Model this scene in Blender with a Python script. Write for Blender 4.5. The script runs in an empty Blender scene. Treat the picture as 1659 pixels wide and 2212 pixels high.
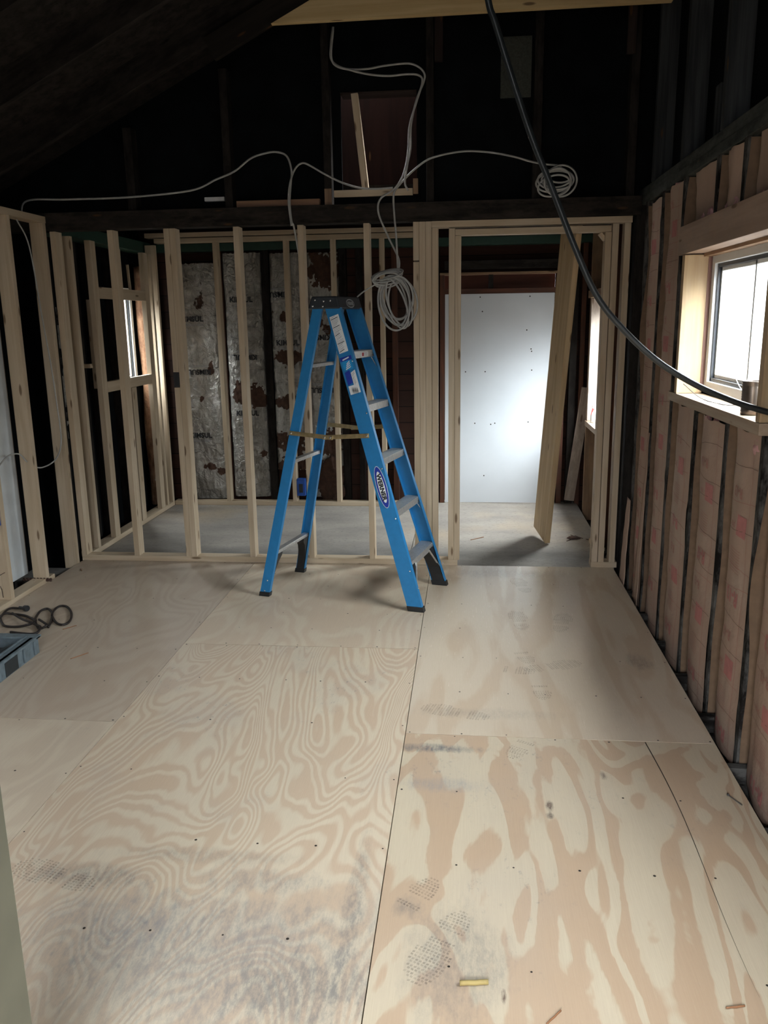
import bpy, bmesh, math, random
from mathutils import Vector, Matrix, noise
R_ = random.Random(7)
scn = bpy.context.scene
COL = scn.collection

# ---------------------------------------------------------------- camera
cam = bpy.data.cameras.new('camera'); camo = bpy.data.objects.new('camera', cam); COL.objects.link(camo)
PITCH, YAW, ROLL, FPX, CAMZ = .22821, -.10251, .0152707, 1783.67, 1.62
fw = Vector((math.sin(YAW)*math.cos(PITCH), math.cos(YAW)*math.cos(PITCH), -math.sin(PITCH)))
rt = Vector((math.cos(YAW), -math.sin(YAW), 0)); dn = fw.cross(rt)
r2 = rt*math.cos(ROLL)+dn*math.sin(ROLL); d2 = dn*math.cos(ROLL)-rt*math.sin(ROLL)
M = Matrix((r2, -d2, -fw)).transposed().to_4x4(); M.translation = (0, 0, CAMZ)
camo.matrix_world = M
cam.sensor_fit = 'VERTICAL'; cam.sensor_height = 24; cam.lens = FPX/2212*24
cam.clip_start = .05; cam.clip_end = 200
scn.camera = camo

# ---------------------------------------------------------------- sky, daylight portals, exposure
SKY = 37.0
wd = bpy.data.worlds.new('sky'); scn.world = wd; wd.use_nodes = True
nt = wd.node_tree; bg = nt.nodes['Background']
tcw = nt.nodes.new('ShaderNodeTexCoord'); sep = nt.nodes.new('ShaderNodeSeparateXYZ')
rmp = nt.nodes.new('ShaderNodeValToRGB')
nt.links.new(tcw.outputs['Generated'], sep.inputs[0])
# dim ground below the horizon, hazy horizon, brighter overcast sky overhead
er = rmp.color_ramp; er.elements[0].position = 0; er.elements[0].color = (.030, .029, .027, 1)
er.elements[1].position = 1; er.elements[1].color = (1, 1, 1, 1)
mp_ = nt.nodes.new('ShaderNodeMath'); mp_.operation = 'MULTIPLY_ADD'; mp_.inputs[1].default_value = .5; mp_.inputs[2].default_value = .5
nt.links.new(sep.outputs['Z'], mp_.inputs[0]); nt.links.new(mp_.outputs[0], rmp.inputs[0])
for p_, c_ in ((.40, (.05, .049, .047)), (.49, (.07, .07, .07)), (.52, (.095, .098, .10)), (.62, (.30, .315, .325)), (.75, (.86, .905, .94))):
    e_ = er.elements.new(p_); e_.color = (*c_, 1)
nt.links.new(rmp.outputs[0], bg.inputs[0]); bg.inputs[1].default_value = SKY
def portal(name, loc, rot, sx, sy):
    l = bpy.data.lights.new(name, 'AREA'); l.shape = 'RECTANGLE'; l.size = sx; l.size_y = sy
    l.cycles.is_portal = True
    o = bpy.data.objects.new(name, l); COL.objects.link(o); o.location = loc; o.rotation_euler = rot
H2 = math.pi/2
portal('daylight_rear_opening', (-.25, -1.42, 1.5), (H2, 0, 0), 1.3, 1.2)
portal('daylight_right_window', (1.22, 3.58, 1.58), (H2, 0, H2), 1.1, .66)
portal('daylight_added_window', (1.22, 1.55, 1.58), (H2, 0, H2), .7, .75)  # portal of the added, unseen near window
portal('daylight_lean_to_right', (1.22, 6.68, 1.27), (H2, 0, H2), .9, 1.0)
portal('daylight_lean_to_left', (-3.0, 6.9, 1.5), (H2, 0, -H2), .5, .84)
vs = scn.view_settings; vs.view_transform = 'Standard'; vs.look = 'None'; vs.gamma = 1
vs.use_curve_mapping = False; vs.exposure = 0.80
cy = scn.cycles; cy.use_denoising = True; cy.max_bounces = 8; cy.diffuse_bounces = 5; cy.glossy_bounces = 3
cy.transparent_max_bounces = 12; cy.caustics_reflective = False; cy.caustics_refractive = False
cy.sample_clamp_indirect = 6

# ---------------------------------------------------------------- node helpers and materials
class NT:
    def __init__(s, name):
        s.m = bpy.data.materials.new(name); s.m.use_nodes = True; s.t = s.m.node_tree
        s.b = s.t.nodes['Principled BSDF']; s.o = s.t.nodes['Material Output']
    def n(s, t, **k):
        x = s.t.nodes.new(t)
        for a, v in k.items(): setattr(x, a, v)
        return x
    def l(s, a, b): s.t.links.new(a, b)
    def inp(s, sock, v):
        if hasattr(v, 'is_output') or isinstance(v, bpy.types.NodeSocket): s.l(v, sock)
        else: sock.default_value = v
    def math(s, op, a, b=0.0, clamp=False):
        x = s.n('ShaderNodeMath', operation=op, use_clamp=clamp); s.inp(x.inputs[0], a); s.inp(x.inputs[1], b); return x.outputs[0]
    def obj(s):
        return s.n('ShaderNodeTexCoord').outputs['Object']
    def rnd(s): return s.n('ShaderNodeObjectInfo').outputs['Random']
    def off(s, v, k=37.0):
        c = s.n('ShaderNodeCombineXYZ'); r = s.math('MULTIPLY', s.rnd(), k)
        for i in range(3): s.l(r, c.inputs[i])
        a = s.n('ShaderNodeVectorMath', operation='ADD'); s.l(v, a.inputs[0]); s.l(c.outputs[0], a.inputs[1]); return a.outputs[0]
    def map(s, v, sc=(1, 1, 1), loc=(0, 0, 0), rot=(0, 0, 0)):
        x = s.n('ShaderNodeMapping'); s.l(v, x.inputs[0]); x.inputs['Scale'].default_value = sc
        x.inputs['Location'].default_value = loc; x.inputs['Rotation'].default_value = rot; return x.outputs[0]
    def noise(s, v, sc=1, det=3, rough=.5, dist=0):
        x = s.n('ShaderNodeTexNoise'); s.l(v, x.inputs['Vector']); x.inputs['Scale'].default_value = sc
        x.inputs['Detail'].default_value = det; x.inputs['Roughness'].default_value = rough; x.inputs['Distortion'].default_value = dist
        return x.outputs[0]
    def ramp(s, f, st, interp='LINEAR'):
        x = s.n('ShaderNodeValToRGB'); s.l(f, x.inputs[0]); e = x.color_ramp; e.interpolation = interp
        while len(e.elements) < len(st): e.elements.new(.5)
        for i, (p, c) in enumerate(st):
            e.elements[i].position = p; e.elements[i].color = (c, c, c, 1) if isinstance(c, (int, float)) else (*c, 1)
        return x.outputs[0]
    def mix(s, f, a, b):
        x = s.n('ShaderNodeMix', data_type='RGBA'); s.inp(x.inputs['Factor'], f)
        for sk, v in ((x.inputs['A'], a), (x.inputs['B'], b)):
            if isinstance(v, tuple): sk.default_value = (*v, 1)
            else: s.l(v, sk)
        return x.outputs['Result']
    def bump(s, h, st=.3, d=.01):
        x = s.n('ShaderNodeBump'); x.inputs['Strength'].default_value = st; x.inputs['Distance'].default_value = d
        s.l(h, x.inputs['Height']); s.l(x.outputs[0], s.b.inputs['Normal'])
    def fin(s, col, rough=.6, metal=0, spec=None):
        s.inp(s.b.inputs['Base Color'], (*col, 1) if isinstance(col, tuple) else col)
        s.inp(s.b.inputs['Roughness'], rough); s.inp(s.b.inputs['Metallic'], metal)
        if spec is not None: s.b.inputs['Specular IOR Level'].default_value = spec
        return s.m
MT = {}
def plain(name, col, rough=.5, metal=0, spec=None, var=.12, vs=30):
    n = NT(name); v = n.off(n.obj()); f = n.noise(v, vs, 3)
    d = tuple(c*(1-var) for c in col); u = tuple(min(1, c*(1+var)) for c in col)
    MT[name] = n.fin(n.mix(n.ramp(f, [(.3, 0.), (.7, 1.)]), d, u), rough, metal, spec); return MT[name]
def lumber_mat(name, light, dark, knot=(.10, .05, .02), knots=.022, rough=.6, stain=0., stainc=(.1, .1, .1), spec=.3):
    """board whose length runs along local Z: fine grain, growth bands, a few knots"""
    n = NT(name); v = n.off(n.obj())
    warp = n.noise(n.map(v, (9, 9, .8)), 1, 2)
    g = n.math('SINE', n.math('ADD', n.math('MULTIPLY', warp, 26), n.math('MULTIPLY', n.noise(n.map(v, (60, 60, 1.2)), 1, 3), 5)))
    fine = n.noise(n.map(v, (260, 260, 6)), 1, 3, .7)
    f = n.math('ADD', n.math('MULTIPLY', n.math('ADD', g, 1), .22), n.math('MULTIPLY', fine, .6))
    c = n.mix(n.ramp(f, [(.2, 0.), (.85, 1.)]), light, dark)
    big = n.noise(n.map(v, (3, 3, 1.1)), 1, 3)
    c = n.mix(n.math('MULTIPLY', n.ramp(big, [(.4, 0.), (.7, 1.)]), .35), c, tuple(x*.8 for x in dark))
    vo = n.n('ShaderNodeTexVoronoi'); n.l(n.map(v, (14, 14, 3.4)), vo.inputs['Vector']); vo.inputs['Scale'].default_value = 1
    k = n.ramp(vo.outputs['Distance'], [(0, 1.), (knots*4, 1.), (knots*6.5, 0.)])
    c = n.mix(n.math('MULTIPLY', k, .8), c, knot)
    if stain:
        sm = n.ramp(n.noise(n.map(v, (16, 16, 6)), 1, 5, .7), [(.42, 0.), (.62, 1.)])
        c = n.mix(n.math('MULTIPLY', sm, stain), c, stainc)
    n.bump(fine, .15, .002)
    MT[name] = n.fin(c, rough, 0, spec); return MT[name]
PINE = lumber_mat('pine', (.60, .49, .36), (.48, .37, .25))
PINEY = lumber_mat('yellow_pine', (.62, .47, .25), (.50, .355, .17))
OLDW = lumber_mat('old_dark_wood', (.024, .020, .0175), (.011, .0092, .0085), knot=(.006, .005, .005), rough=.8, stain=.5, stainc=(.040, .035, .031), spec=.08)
MOLD = lumber_mat('mouldy_wood', (.020, .017, .016), (.007, .006, .0055), knot=(.005, .005, .005), rough=.85, stain=.85, stainc=(.12, .115, .108), spec=.05)
REDW = lumber_mat('red_brown_wood', (.13, .05, .028), (.07, .026, .015), knot=(.02, .01, .01), rough=.7, stain=.4, stainc=(.05, .04, .035))
BROWNB = lumber_mat('brown_board', (.34, .22, .13), (.22, .13, .075), rough=.7, stain=.4, stainc=(.14, .10, .07))
PALEB = lumber_mat('weathered_board', (.50, .42, .36), (.34, .27, .22), rough=.65, stain=.5, stainc=(.19, .15, .13))
GREENW = plain('green_paint', (.012, .045, .030), .55)
BLACKS = plain('black_sheathing', (.0036, .0044, .0052), .75, vs=6, var=.4, spec=.07)
DIRT = plain('dark_dirt', (.035, .026, .02), .95, var=.5, vs=12)
CONC = plain('grey_block', (.22, .21, .20), .9)
WHITEP = plain('white_board', (.60, .625, .655), .45, vs=4, var=.03)
BLUE = plain('ladder_blue', (.018, .19, .44), .38, 0, .5, var=.06)
BLACKP = plain('black_plastic', (.014, .015, .017), .42)
CAPG = plain('dark_grey_plastic', (.028, .033, .040), .5)
ALU = plain('aluminium', (.60, .60, .59), .42, .75, var=.12, vs=60)
BRASS = plain('yellow_zinc', (.50, .39, .21), .35, .85, var=.2, vs=40)
RIVET = plain('rivet_metal', (.85, .85, .85), .25, .9)
CABLEW = plain('grey_white_cable', (.40, .395, .375), .5)
CABLEB = plain('black_cable', (.018, .022, .024), .35)
CORD = plain('dark_brown_cord', (.016, .010, .009), .5)
TOOLC = plain('grey_plastic_case', (.13, .165, .185), .6, var=.25, vs=25)
DKCASE = plain('dark_case_inside', (.02, .024, .026), .6)
OBLUE = plain('blue_box_plastic', (.01, .07, .33), .5)
WHITE = plain('white_sticker', (.78, .79, .80), .5, var=.03)
GREYINK = plain('grey_ink', (.28, .29, .31), .6)
BLACKI = plain('black_ink', (.012, .012, .014), .6)
LOGOB = plain('logo_blue', (.01, .035, .33), .45)
SKYB = plain('sticker_blue', (.01, .30, .66), .45)
REDS = plain('red_plastic', (.55, .03, .03), .5)
RED = plain('red_sticker', (.35, .02, .03), .5)
VINYL = plain('vinyl_frame', (.72, .75, .77), .4, var=.02)
SASHD = plain('dark_track', (.03, .035, .045), .4)
INKP = plain('pink_ink', (.44, .17, .155), .7, var=.1)
INKL = plain('faint_pink_ink', (.38, .19, .155), .8, var=.1)
INKD = plain('dark_line_ink', (.17, .10, .075), .8, var=.1)
PINKF = plain('pink_fibreglass', (.58, .33, .33), .95, vs=60, var=.2)
TUBEM = plain('white_plastic', (.80, .80, .80), .4)
BROWNM = plain('tin_brown', (.20, .165, .14), .33, .9, vs=15, var=.3)
STEEL = plain('nail_steel', (.30, .30, .30), .35, .9)
TWIG = plain('dry_twig', (.36, .27, .10), .7)
TWIGR = plain('brown_splinter', (.26, .12, .055), .7)
RUST = plain('rusty_iron', (.06, .03, .022), .8)
PATCHM = plain('grey_green_felt', (.05, .054, .045), .9, vs=90, var=.25)
POSTG = plain('olive_painted_board', (.125, .12, .085), .6, vs=8, var=.1)
# printed kraft paper
n = NT('kraft_paper'); v = n.off(n.obj())
f = n.noise(n.map(v, (2, 2, 2)), 1, 4)
c = n.mix(n.ramp(f, [(.3, 0.), (.7, 1.)]), (.47, .335, .26), (.40, .275, .21))
c = n.mix(n.math('MULTIPLY', n.ramp(n.noise(v, 3.1, 3), [(.5, 0.), (.72, 1.)]), .5), c, (.44, .36, .29))
n.bump(n.noise(v, 9, 4, .6), .35, .02)
KRAFT = n.fin(c, .7, 0, .3)
KRAFT_SHADE = plain('shaded_kraft_flange', (.17, .105, .062), .8)  # brown flange paper, darkened to paint in the shade of the fold
# wrinkled foil facing with torn brown patches
n = NT('foil_facing'); v = n.off(n.obj())
wr = n.noise(v, 14, 5, .62, 1.2)
tear = n.ramp(n.noise(n.map(v, (3.2, 3.2, 2.0)), 1, 5, .62), [(.655, 0.), (.675, 1.)])
c = n.mix(n.ramp(n.noise(v, 5, 4), [(.3, 0.), (.7, 1.)]), (.33, .31, .275), (.52, .50, .46))
c = n.mix(tear, c, n.mix(n.noise(v, 30, 3), (.10, .045, .025), (.03, .018, .012)))
n.b.inputs['Metallic'].default_value = .6
n.bump(wr, .95, .04)
FOIL = n.fin(c, n.math('ADD', n.math('MULTIPLY', tear, .5), .34), n.math('SUBTRACT', .62, n.math('MULTIPLY', tear, .62)))
n = NT('brown_fibre'); v = n.off(n.obj()); n.bump(n.noise(v, 40, 5, .7), .9, .02)
TORN = n.fin(n.mix(n.noise(v, 25, 4), (.13, .06, .035), (.03, .016, .01)), .9)
# old board sheathing of the lean-to (horizontal boards)
n = NT('board_sheathing'); v = n.obj(); sx = n.n('ShaderNodeSeparateXYZ'); n.l(v, sx.inputs[0])
fr = n.math('FRACT', n.math('DIVIDE', sx.outputs['Z'], .143))
gap = n.ramp(fr, [(0, 1.), (.035, 1.), (.05, 0.)])
row = n.math('FLOOR', n.math('DIVIDE', sx.outputs['Z'], .143))
rowr = n.math('FRACT', n.math('MULTIPLY', n.math('SINE', n.math('MULTIPLY', row, 12.9)), 43.7))
c = n.mix(rowr, (.060, .025, .016), (.030, .015, .011))
c = n.mix(n.math('MULTIPLY', n.ramp(n.noise(n.map(v, (2, 2, 20)), 1, 5), [(.35, 0.), (.7, 1.)]), .6), c, (.022, .013, .010))
c = n.mix(gap, c, (.003, .003, .003))
BOARDS = n.fin(c, .8, 0, .2)
RED_SHADE = lumber_mat('shaded_red_boards', (.018, .007, .005), (.009, .004, .003), rough=.8, spec=.05)  # red boards darkened, shade of the gable recess painted into the colour
HANG = lumber_mat('dark_hanger', (.045, .034, .03), (.03, .022, .02), rough=.8, spec=.05)
# bark-like old post
n = NT('peeled_bark'); v = n.off(n.obj())
c = n.mix(n.ramp(n.noise(n.map(v, (18, 18, 7)), 1, 5, .7), [(.35, 0.), (.65, 1.)]), (.40, .22, .12), (.14, .06, .03))
c = n.mix(n.ramp(n.noise(n.map(v, (30, 30, 9), (3, 1, 2)), 1, 3), [(.66, 0.), (.7, 1.)]), c, (.55, .50, .42))
n.bump(n.noise(v, 60, 4), .5, .01); BARK = n.fin(c, .8)
# window glass: mostly see-through with a fresnel sheen
n = NT('window_glass'); tr = n.n('ShaderNodeBsdfTransparent'); tr.inputs[0].default_value = (.94, .96, .96, 1)
gl = n.n('ShaderNodeBsdfGlossy'); gl.inputs['Roughness'].default_value = .03
mx = n.n('ShaderNodeMixShader'); mx.inputs[0].default_value = .05; n.l(tr.outputs[0], mx.inputs[1]); n.l(gl.outputs[0], mx.inputs[2])
n.l(mx.outputs[0], n.o.inputs['Surface']); GLASS = n.m
# boot print: dusty, partly see-through
n = NT('boot_dust'); tr = n.n('ShaderNodeBsdfTransparent'); mx = n.n('ShaderNodeMixShader')
n.fin((.13, .135, .14), .9)
f = n.ramp(n.noise(n.obj(), 40, 4), [(.3, .05), (.7, .36)]); n.l(f, mx.inputs[0]); n.l(tr.outputs[0], mx.inputs[1]); n.l(n.b.outputs[0], mx.inputs[2])
n.l(mx.outputs[0], n.o.inputs['Surface']); BOOT = n.m

def ply(name, seed, kx, ky, K, lo=(.65, .55, .41), hi=(.54, .39, .27), contrast=1., blur=.22, stains=(), grime=.25, warp=.6, merge=2.6, gloss=.38):
    """rotary-cut plywood: contour lines of a stretched noise give the cathedral figure"""
    n = NT(name); p = n.obj(); v = n.map(p, (1, 1, 1), seed)
    h0 = n.noise(n.map(v, (kx, ky, 1)), 1, 2, .45, warp)
    h1 = n.noise(n.map(v, (kx*3.2, ky*3.2, 1)), 1, 3, .5, .2)
    h = n.math('ADD', h0, n.math('MULTIPLY', h1, .07))
    s = n.math('SINE', n.math('MULTIPLY', h, K))
    mg = n.math('MULTIPLY', n.math('SUBTRACT', n.noise(n.map(v, (kx*1.7, ky*2.2, 1), (7, 3, 5)), 1, 4, .6, .8), .5), merge)
    b = n.ramp(n.math('ADD', n.math('ADD', n.math('MULTIPLY', s, .5), .5), mg), [(.5-blur, 0.), (.5+blur, 1.)])
    jag = n.noise(n.map(v, (90, 7, 1)), 1, 4, .7)
    b = n.math('MULTIPLY', b, n.ramp(n.math('ADD', jag, n.math('MULTIPLY', b, .25)), [(.35, .25), (.62, 1.)]))
    c = n.mix(n.math('MULTIPLY', b, contrast), lo, hi)
    fib = n.noise(n.map(v, (420, 9, 1)), 1, 3, .7)
    c = n.mix(n.math('MULTIPLY', n.ramp(fib, [(.35, 0.), (.75, 1.)]), .20), c, tuple(x*.70 for x in hi))
    tone = n.noise(n.map(v, (1.1, .8, 1)), 1, 3)
    c = n.mix(n.math('MULTIPLY', n.ramp(tone, [(.35, 0.), (.7, 1.)]), .30), c, (.50, .405, .32))
    # grime specks and grey scuffs
    sp = n.ramp(n.noise(n.map(v, (38, 22, 1)), 1, 5, .75), [(.58, 0.), (.72, 1.)])
    gm = n.ramp(n.noise(n.map(v, (2.2, 1.6, 1)), 1, 4, .6), [(.50, 0.), (.68, 1.)])
    c = n.mix(n.math('MULTIPLY', n.math('MULTIPLY', sp, gm), grime*1.6), c, (.15, .15, .155))
    c = n.mix(n.math('MULTIPLY', gm, grime*.35), c, (.34, .32, .31))
    for (x, y, rx, ry, st, cc) in stains:
        dx = n.n('ShaderNodeVectorMath', operation='SUBTRACT'); n.l(p, dx.inputs[0]); dx.inputs[1].default_value = (x, y, 0)
        sc = n.n('ShaderNodeVectorMath', operation='MULTIPLY'); n.l(dx.outputs[0], sc.inputs[0]); sc.inputs[1].default_value = (1/rx, 1/ry, 0)
        ln = n.n('ShaderNodeVectorMath', operation='LENGTH'); n.l(sc.outputs[0], ln.inputs[0])
        e = n.math('ADD', ln.outputs['Value'], n.math('MULTIPLY', n.math('SUBTRACT', n.noise(n.map(v, (26, 9, 1)), 1, 5, .75), .5), 1.5))
        mk = n.math('MULTIPLY', n.ramp(e, [(.35, 1.), (1.05, 0.)]), n.ramp(n.noise(n.map(v, (70, 24, 1)), 1, 5, .8), [(.40, .35), (.60, 1.)]))
        c = n.mix(n.math('MULTIPLY', mk, st), c, cc)
    n.bump(n.math('ADD', fib, b), .12, .002)
    return n.fin(c, n.math('ADD', n.math('MULTIPLY', fib, .2), gloss), 0, .5)

# ---------------------------------------------------------------- object helpers
W = {}                                    # world matrix of every object made here
def put(o, parent, Mw):
    COL.objects.link(o); W[o] = Mw
    if parent is not None:
        o.parent = parent; o.matrix_basis = W[parent].inverted() @ Mw
    else: o.matrix_basis = Mw
    return o
def tag(o, label=None, cat=None, group=None, kind=None):
    if label: o['label'] = label
    if cat: o['category'] = cat
    if group: o['group'] = group
    if kind: o['kind'] = kind
    return o
def empty(name, loc=(0, 0, 0), rz=0, label=None, cat=None, group=None, kind=None):
    o = bpy.data.objects.new(name, None); o.empty_display_size = .1
    put(o, None, Matrix.Translation(loc) @ Matrix.Rotation(rz, 4, 'Z')); return tag(o, label, cat, group, kind)
class MB:
    def __init__(s): s.v = []; s.f = []; s.mi = []
    def add(s, vs, fs, mi=0):
        b = len(s.v); s.v += [Vector(p) for p in vs]
        for f in fs: s.f.append(tuple(i+b for i in f)); s.mi.append(mi)
    def box(s, lo, hi, mi=0):
        x0, y0, z0 = lo; x1, y1, z1 = hi
        s.add([(x0,y0,z0),(x1,y0,z0),(x1,y1,z0),(x0,y1,z0),(x0,y0,z1),(x1,y0,z1),(x1,y1,z1),(x0,y1,z1)],
              [(0,3,2,1),(4,5,6,7),(0,1,5,4),(1,2,6,5),(2,3,7,6),(3,0,4,7)], mi)
    def prism(s, bot, top, mi=0):
        k = len(bot); s.add(list(bot)+list(top), [tuple(reversed(range(k))), tuple(range(k, 2*k))]+[(i, (i+1) % k, k+(i+1) % k, k+i) for i in range(k)], mi)
    def tube(s, pts, r, seg=8, closed=False, mi=0, flat=1., up=(0, 1, 0)):
        P = [Vector(p) for p in pts]; k = len(P); T = []
        for i in range(k):
            a = P[(i-1) % k] if closed or i else P[0]; b = P[(i+1) % k] if closed or i < k-1 else P[-1]
            t = b-a; T.append(t.normalized() if t.length > 1e-9 else Vector((0, 0, 1)))
        U = Vector(up); U = U-T[0]*U.dot(T[0])
        if U.length < 1e-3: U = T[0].orthogonal()
        U.normalize(); base = len(s.v)
        for i in range(k):
            U = (U-T[i]*U.dot(T[i]))
            if U.length < 1e-6: U = T[i].orthogonal()
            U.normalize(); V = T[i].cross(U)
            for j in range(seg):
                a = 2*math.pi*j/seg; s.v.append(P[i]+U*(math.cos(a)*r*flat)+V*(math.sin(a)*r))
        for i in range(k if closed else k-1):
            for j in range(seg):
                a = base+i*seg; b = base+((i+1) % k)*seg
                s.f.append((a+j, a+(j+1) % seg, b+(j+1) % seg, b+j)); s.mi.append(mi)
        if not closed:
            s.f.append(tuple(base+j for j in reversed(range(seg)))); s.mi.append(mi)
            s.f.append(tuple(base+(k-1)*seg+j for j in range(seg))); s.mi.append(mi)
    def lathe(s, prof, c=(0, 0, 0), seg=24, mi=0, axis='Z'):
        b = len(s.v)
        for r, h in prof:
            for j in range(seg):
                a = 2*math.pi*j/seg; q = (r*math.cos(a), r*math.sin(a), h)
                if axis == 'X': q = (h, r*math.cos(a), r*math.sin(a))
                if axis == 'Y': q = (r*math.sin(a), h, r*math.cos(a))
                s.v.append(Vector(c)+Vector(q))
        for i in range(len(prof)-1):
            for j in range(seg):
                s.f.append((b+i*seg+j, b+i*seg+(j+1) % seg, b+(i+1)*seg+(j+1) % seg, b+(i+1)*seg+j)); s.mi.append(mi)
        s.f.append(tuple(b+j for j in reversed(range(seg)))); s.mi.append(mi)
        s.f.append(tuple(b+(len(prof)-1)*seg+j for j in range(seg))); s.mi.append(mi)
    def build(s, name, mats, parent=None, Mw=None, bevel=0, smooth=False, local=None, origin=None):
        me = bpy.data.meshes.new(name); off = Vector((0, 0, 0))
        if origin == 'auto' or (parent is None and Mw is None and local is None and origin is None):
            lo = [min(v[i] for v in s.v) for i in range(3)]; hi = [max(v[i] for v in s.v) for i in range(3)]
            off = Vector(((lo[0]+hi[0])/2, (lo[1]+hi[1])/2, lo[2]))
        elif isinstance(origin, tuple): off = Vector(origin)
        me.from_pydata([tuple(v-off) for v in s.v], [], s.f); me.validate()
        for m in (mats if isinstance(mats, (list, tuple)) else [mats]): me.materials.append(m)
        if len(me.polygons) == len(s.mi): me.polygons.foreach_set('material_index', s.mi)
        bm = bmesh.new(); bm.from_mesh(me); bmesh.ops.recalc_face_normals(bm, faces=bm.faces); bm.to_mesh(me); bm.free()
        if smooth: me.polygons.foreach_set('use_smooth', [True]*len(me.polygons))
        o = bpy.data.objects.new(name, me)
        if local is not None: put(o, parent, W[parent] @ local)
        else: put(o, parent, (Mw or Matrix.Identity(4)) @ Matrix.Translation(off))
        if bevel:
            b = o.modifiers.new('bevel', 'BEVEL'); b.width = bevel; b.segments = 2; b.limit_method = 'ANGLE'
        return o
def board(name, a, b, wdir, w, t, mat, parent=None, bevel=.0018):
    """straight piece of lumber; centre line a-b, width w along wdir, thickness t"""
    a = Vector(a); b = Vector(b); z = (b-a).normalized(); x = Vector(wdir); x = (x-z*x.dot(z)).normalized(); y = z.cross(x)
    Mw = Matrix((x, y, z)).transposed().to_4x4(); Mw.translation = a
    m = MB(); m.box((-w/2, -t/2, 0), (w/2, t/2, (b-a).length))
    return m.build(name, mat, parent, Mw, bevel)
def vstud(x, y, z0, z1, parent, mat=None, wx=.038, wy=.089, name='stud', dx=0, dy=0):
    """upright: x = left edge, y = front edge"""
    return board(name, (x+wx/2, y+wy/2, z0), (x+wx/2+dx, y+wy/2+dy, z1), (1, 0, 0), wx, wy, mat or PINE, parent)
def hboard(lo, hi, parent, mat=None, name='plate', bevel=.0018):
    """axis aligned board given by corners, grain along its longest side"""
    d = [hi[i]-lo[i] for i in range(3)]; k = d.index(max(d)); c = [(hi[i]+lo[i])/2 for i in range(3)]
    a = list(c); b = list(c); a[k] = lo[k]; b[k] = hi[k]; j = (k+1) % 3; wd_ = [0, 0, 0]; wd_[j] = 1
    m_ = (k+2) % 3
    return board(name, a, b, wd_, d[j], d[m_], mat or PINE, parent, bevel)
def spline(pts, n=10, closed=False):
    P = [Vector(p) for p in pts]; out = []; k = len(P)
    for i in range(k if closed else k-1):
        p0 = P[(i-1) % k] if closed or i else P[0]*2-P[1]; p1 = P[i]; p2 = P[(i+1) % k]
        p3 = P[(i+2) % k] if closed or i < k-2 else P[-1]*2-P[-2]
        for j in range(n):
            t = j/n; out.append(.5*((2*p1)+(p2-p0)*t+(2*p0-5*p1+4*p2-p3)*t*t+(3*p1-p0-3*p2+p3)*t**3))
    if not closed: out.append(P[-1])
    return out
_tc = {}
def text_mesh(s, size, bold=0.0, sx=1.0):
    """vertices and faces of flat lettering, centred on the origin in x,y"""
    key = (s, size, bold, sx)
    if key in _tc: return _tc[key]
    cu = bpy.data.curves.new('lettering', 'FONT'); cu.body = s; cu.size = size; cu.align_x = 'CENTER'; cu.align_y = 'CENTER'
    cu.offset = bold; cu.resolution_u = 3
    o = bpy.data.objects.new('lettering', cu); COL.objects.link(o)
    dg = bpy.context.evaluated_depsgraph_get(); me = bpy.data.meshes.new_from_object(o.evaluated_get(dg))
    vs = [(v.co.x*sx, v.co.y) for v in me.vertices]; fs = [tuple(p.vertices) for p in me.polygons]
    xs = [v[0] for v in vs]; ys = [v[1] for v in vs]; cx = (min(xs)+max(xs))/2; cy_ = (min(ys)+max(ys))/2
    vs = [(x-cx, y-cy_) for x, y in vs]
    bpy.data.objects.remove(o); bpy.data.meshes.remove(me); bpy.data.curves.remove(cu)
    _tc[key] = (vs, fs); return _tc[key]
def fn(*a): return noise.noise(Vector((tuple(a)+(0.,0.))[:3]))

# ================================================================ SETTING
# floor: a dark sub-floor carrying separate plywood sheets with 3 mm joints
G1 = (.13, .135, .145)
m = MB(); m.box((-3.3, -1.5, -.30), (1.35, 7.8, -.12)); floor = m.build('floor', DIRT, None, origin=(0, 0, 0)); tag(floor, kind='structure')
PA1 = ply('plywood_left_far', (1.3, 2.2, .4), 2.0, .7, 110, contrast=.6, hi=(.43, .325, .24), lo=(.52, .43, .33), grime=.2, blur=.4)
PA2 = ply('plywood_left_near', (4.1, 7.7, 2.4), 1.9, .5, 90, contrast=.5, hi=(.50, .385, .28), grime=.2, blur=.4)
PB1 = ply('plywood_middle_far', (9.1, 3.3, 4.4), 1.6, .7, 120, contrast=.5, grime=.15, blur=.35)
PB2 = ply('plywood_middle_near', (5.5, 1.2, 7.1), 2.1, .45, 230, contrast=.78, grime=.7, blur=.34, warp=1.3, merge=1.8,
          stains=((-.45, 1.80, .62, .34, .42, (.20, .20, .20)), (-.75, 1.75, .5, .35, .42, (.22, .22, .22)), (-.40, 1.70, .22, .14, .5, (.16, .155, .15)), (-.62, 2.1, .22, .07, .45, (.2, .2, .2)), (-1.0, 1.9, .3, .16, .4, (.24, .24, .25)), (-1.12, 2.08, .20, .07, .5, G1), (-.31, 2.02, .035, .42, .45, G1), (-.8, 2.2, .35, .05, .3, G1)))
PC1 = ply('plywood_right_far', (2.7, 8.8, 1.4), 2.6, .42, 40, contrast=.62, gloss=.14, lo=(.67, .57, .44), hi=(.56, .425, .30), grime=.08, blur=.25,
          stains=((.83, 3.80, .07, .12, .45, G1), (.10, 3.22, .35, .06, .18, G1), (.25, 5.2, .5, .12, .2, G1)))
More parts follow.
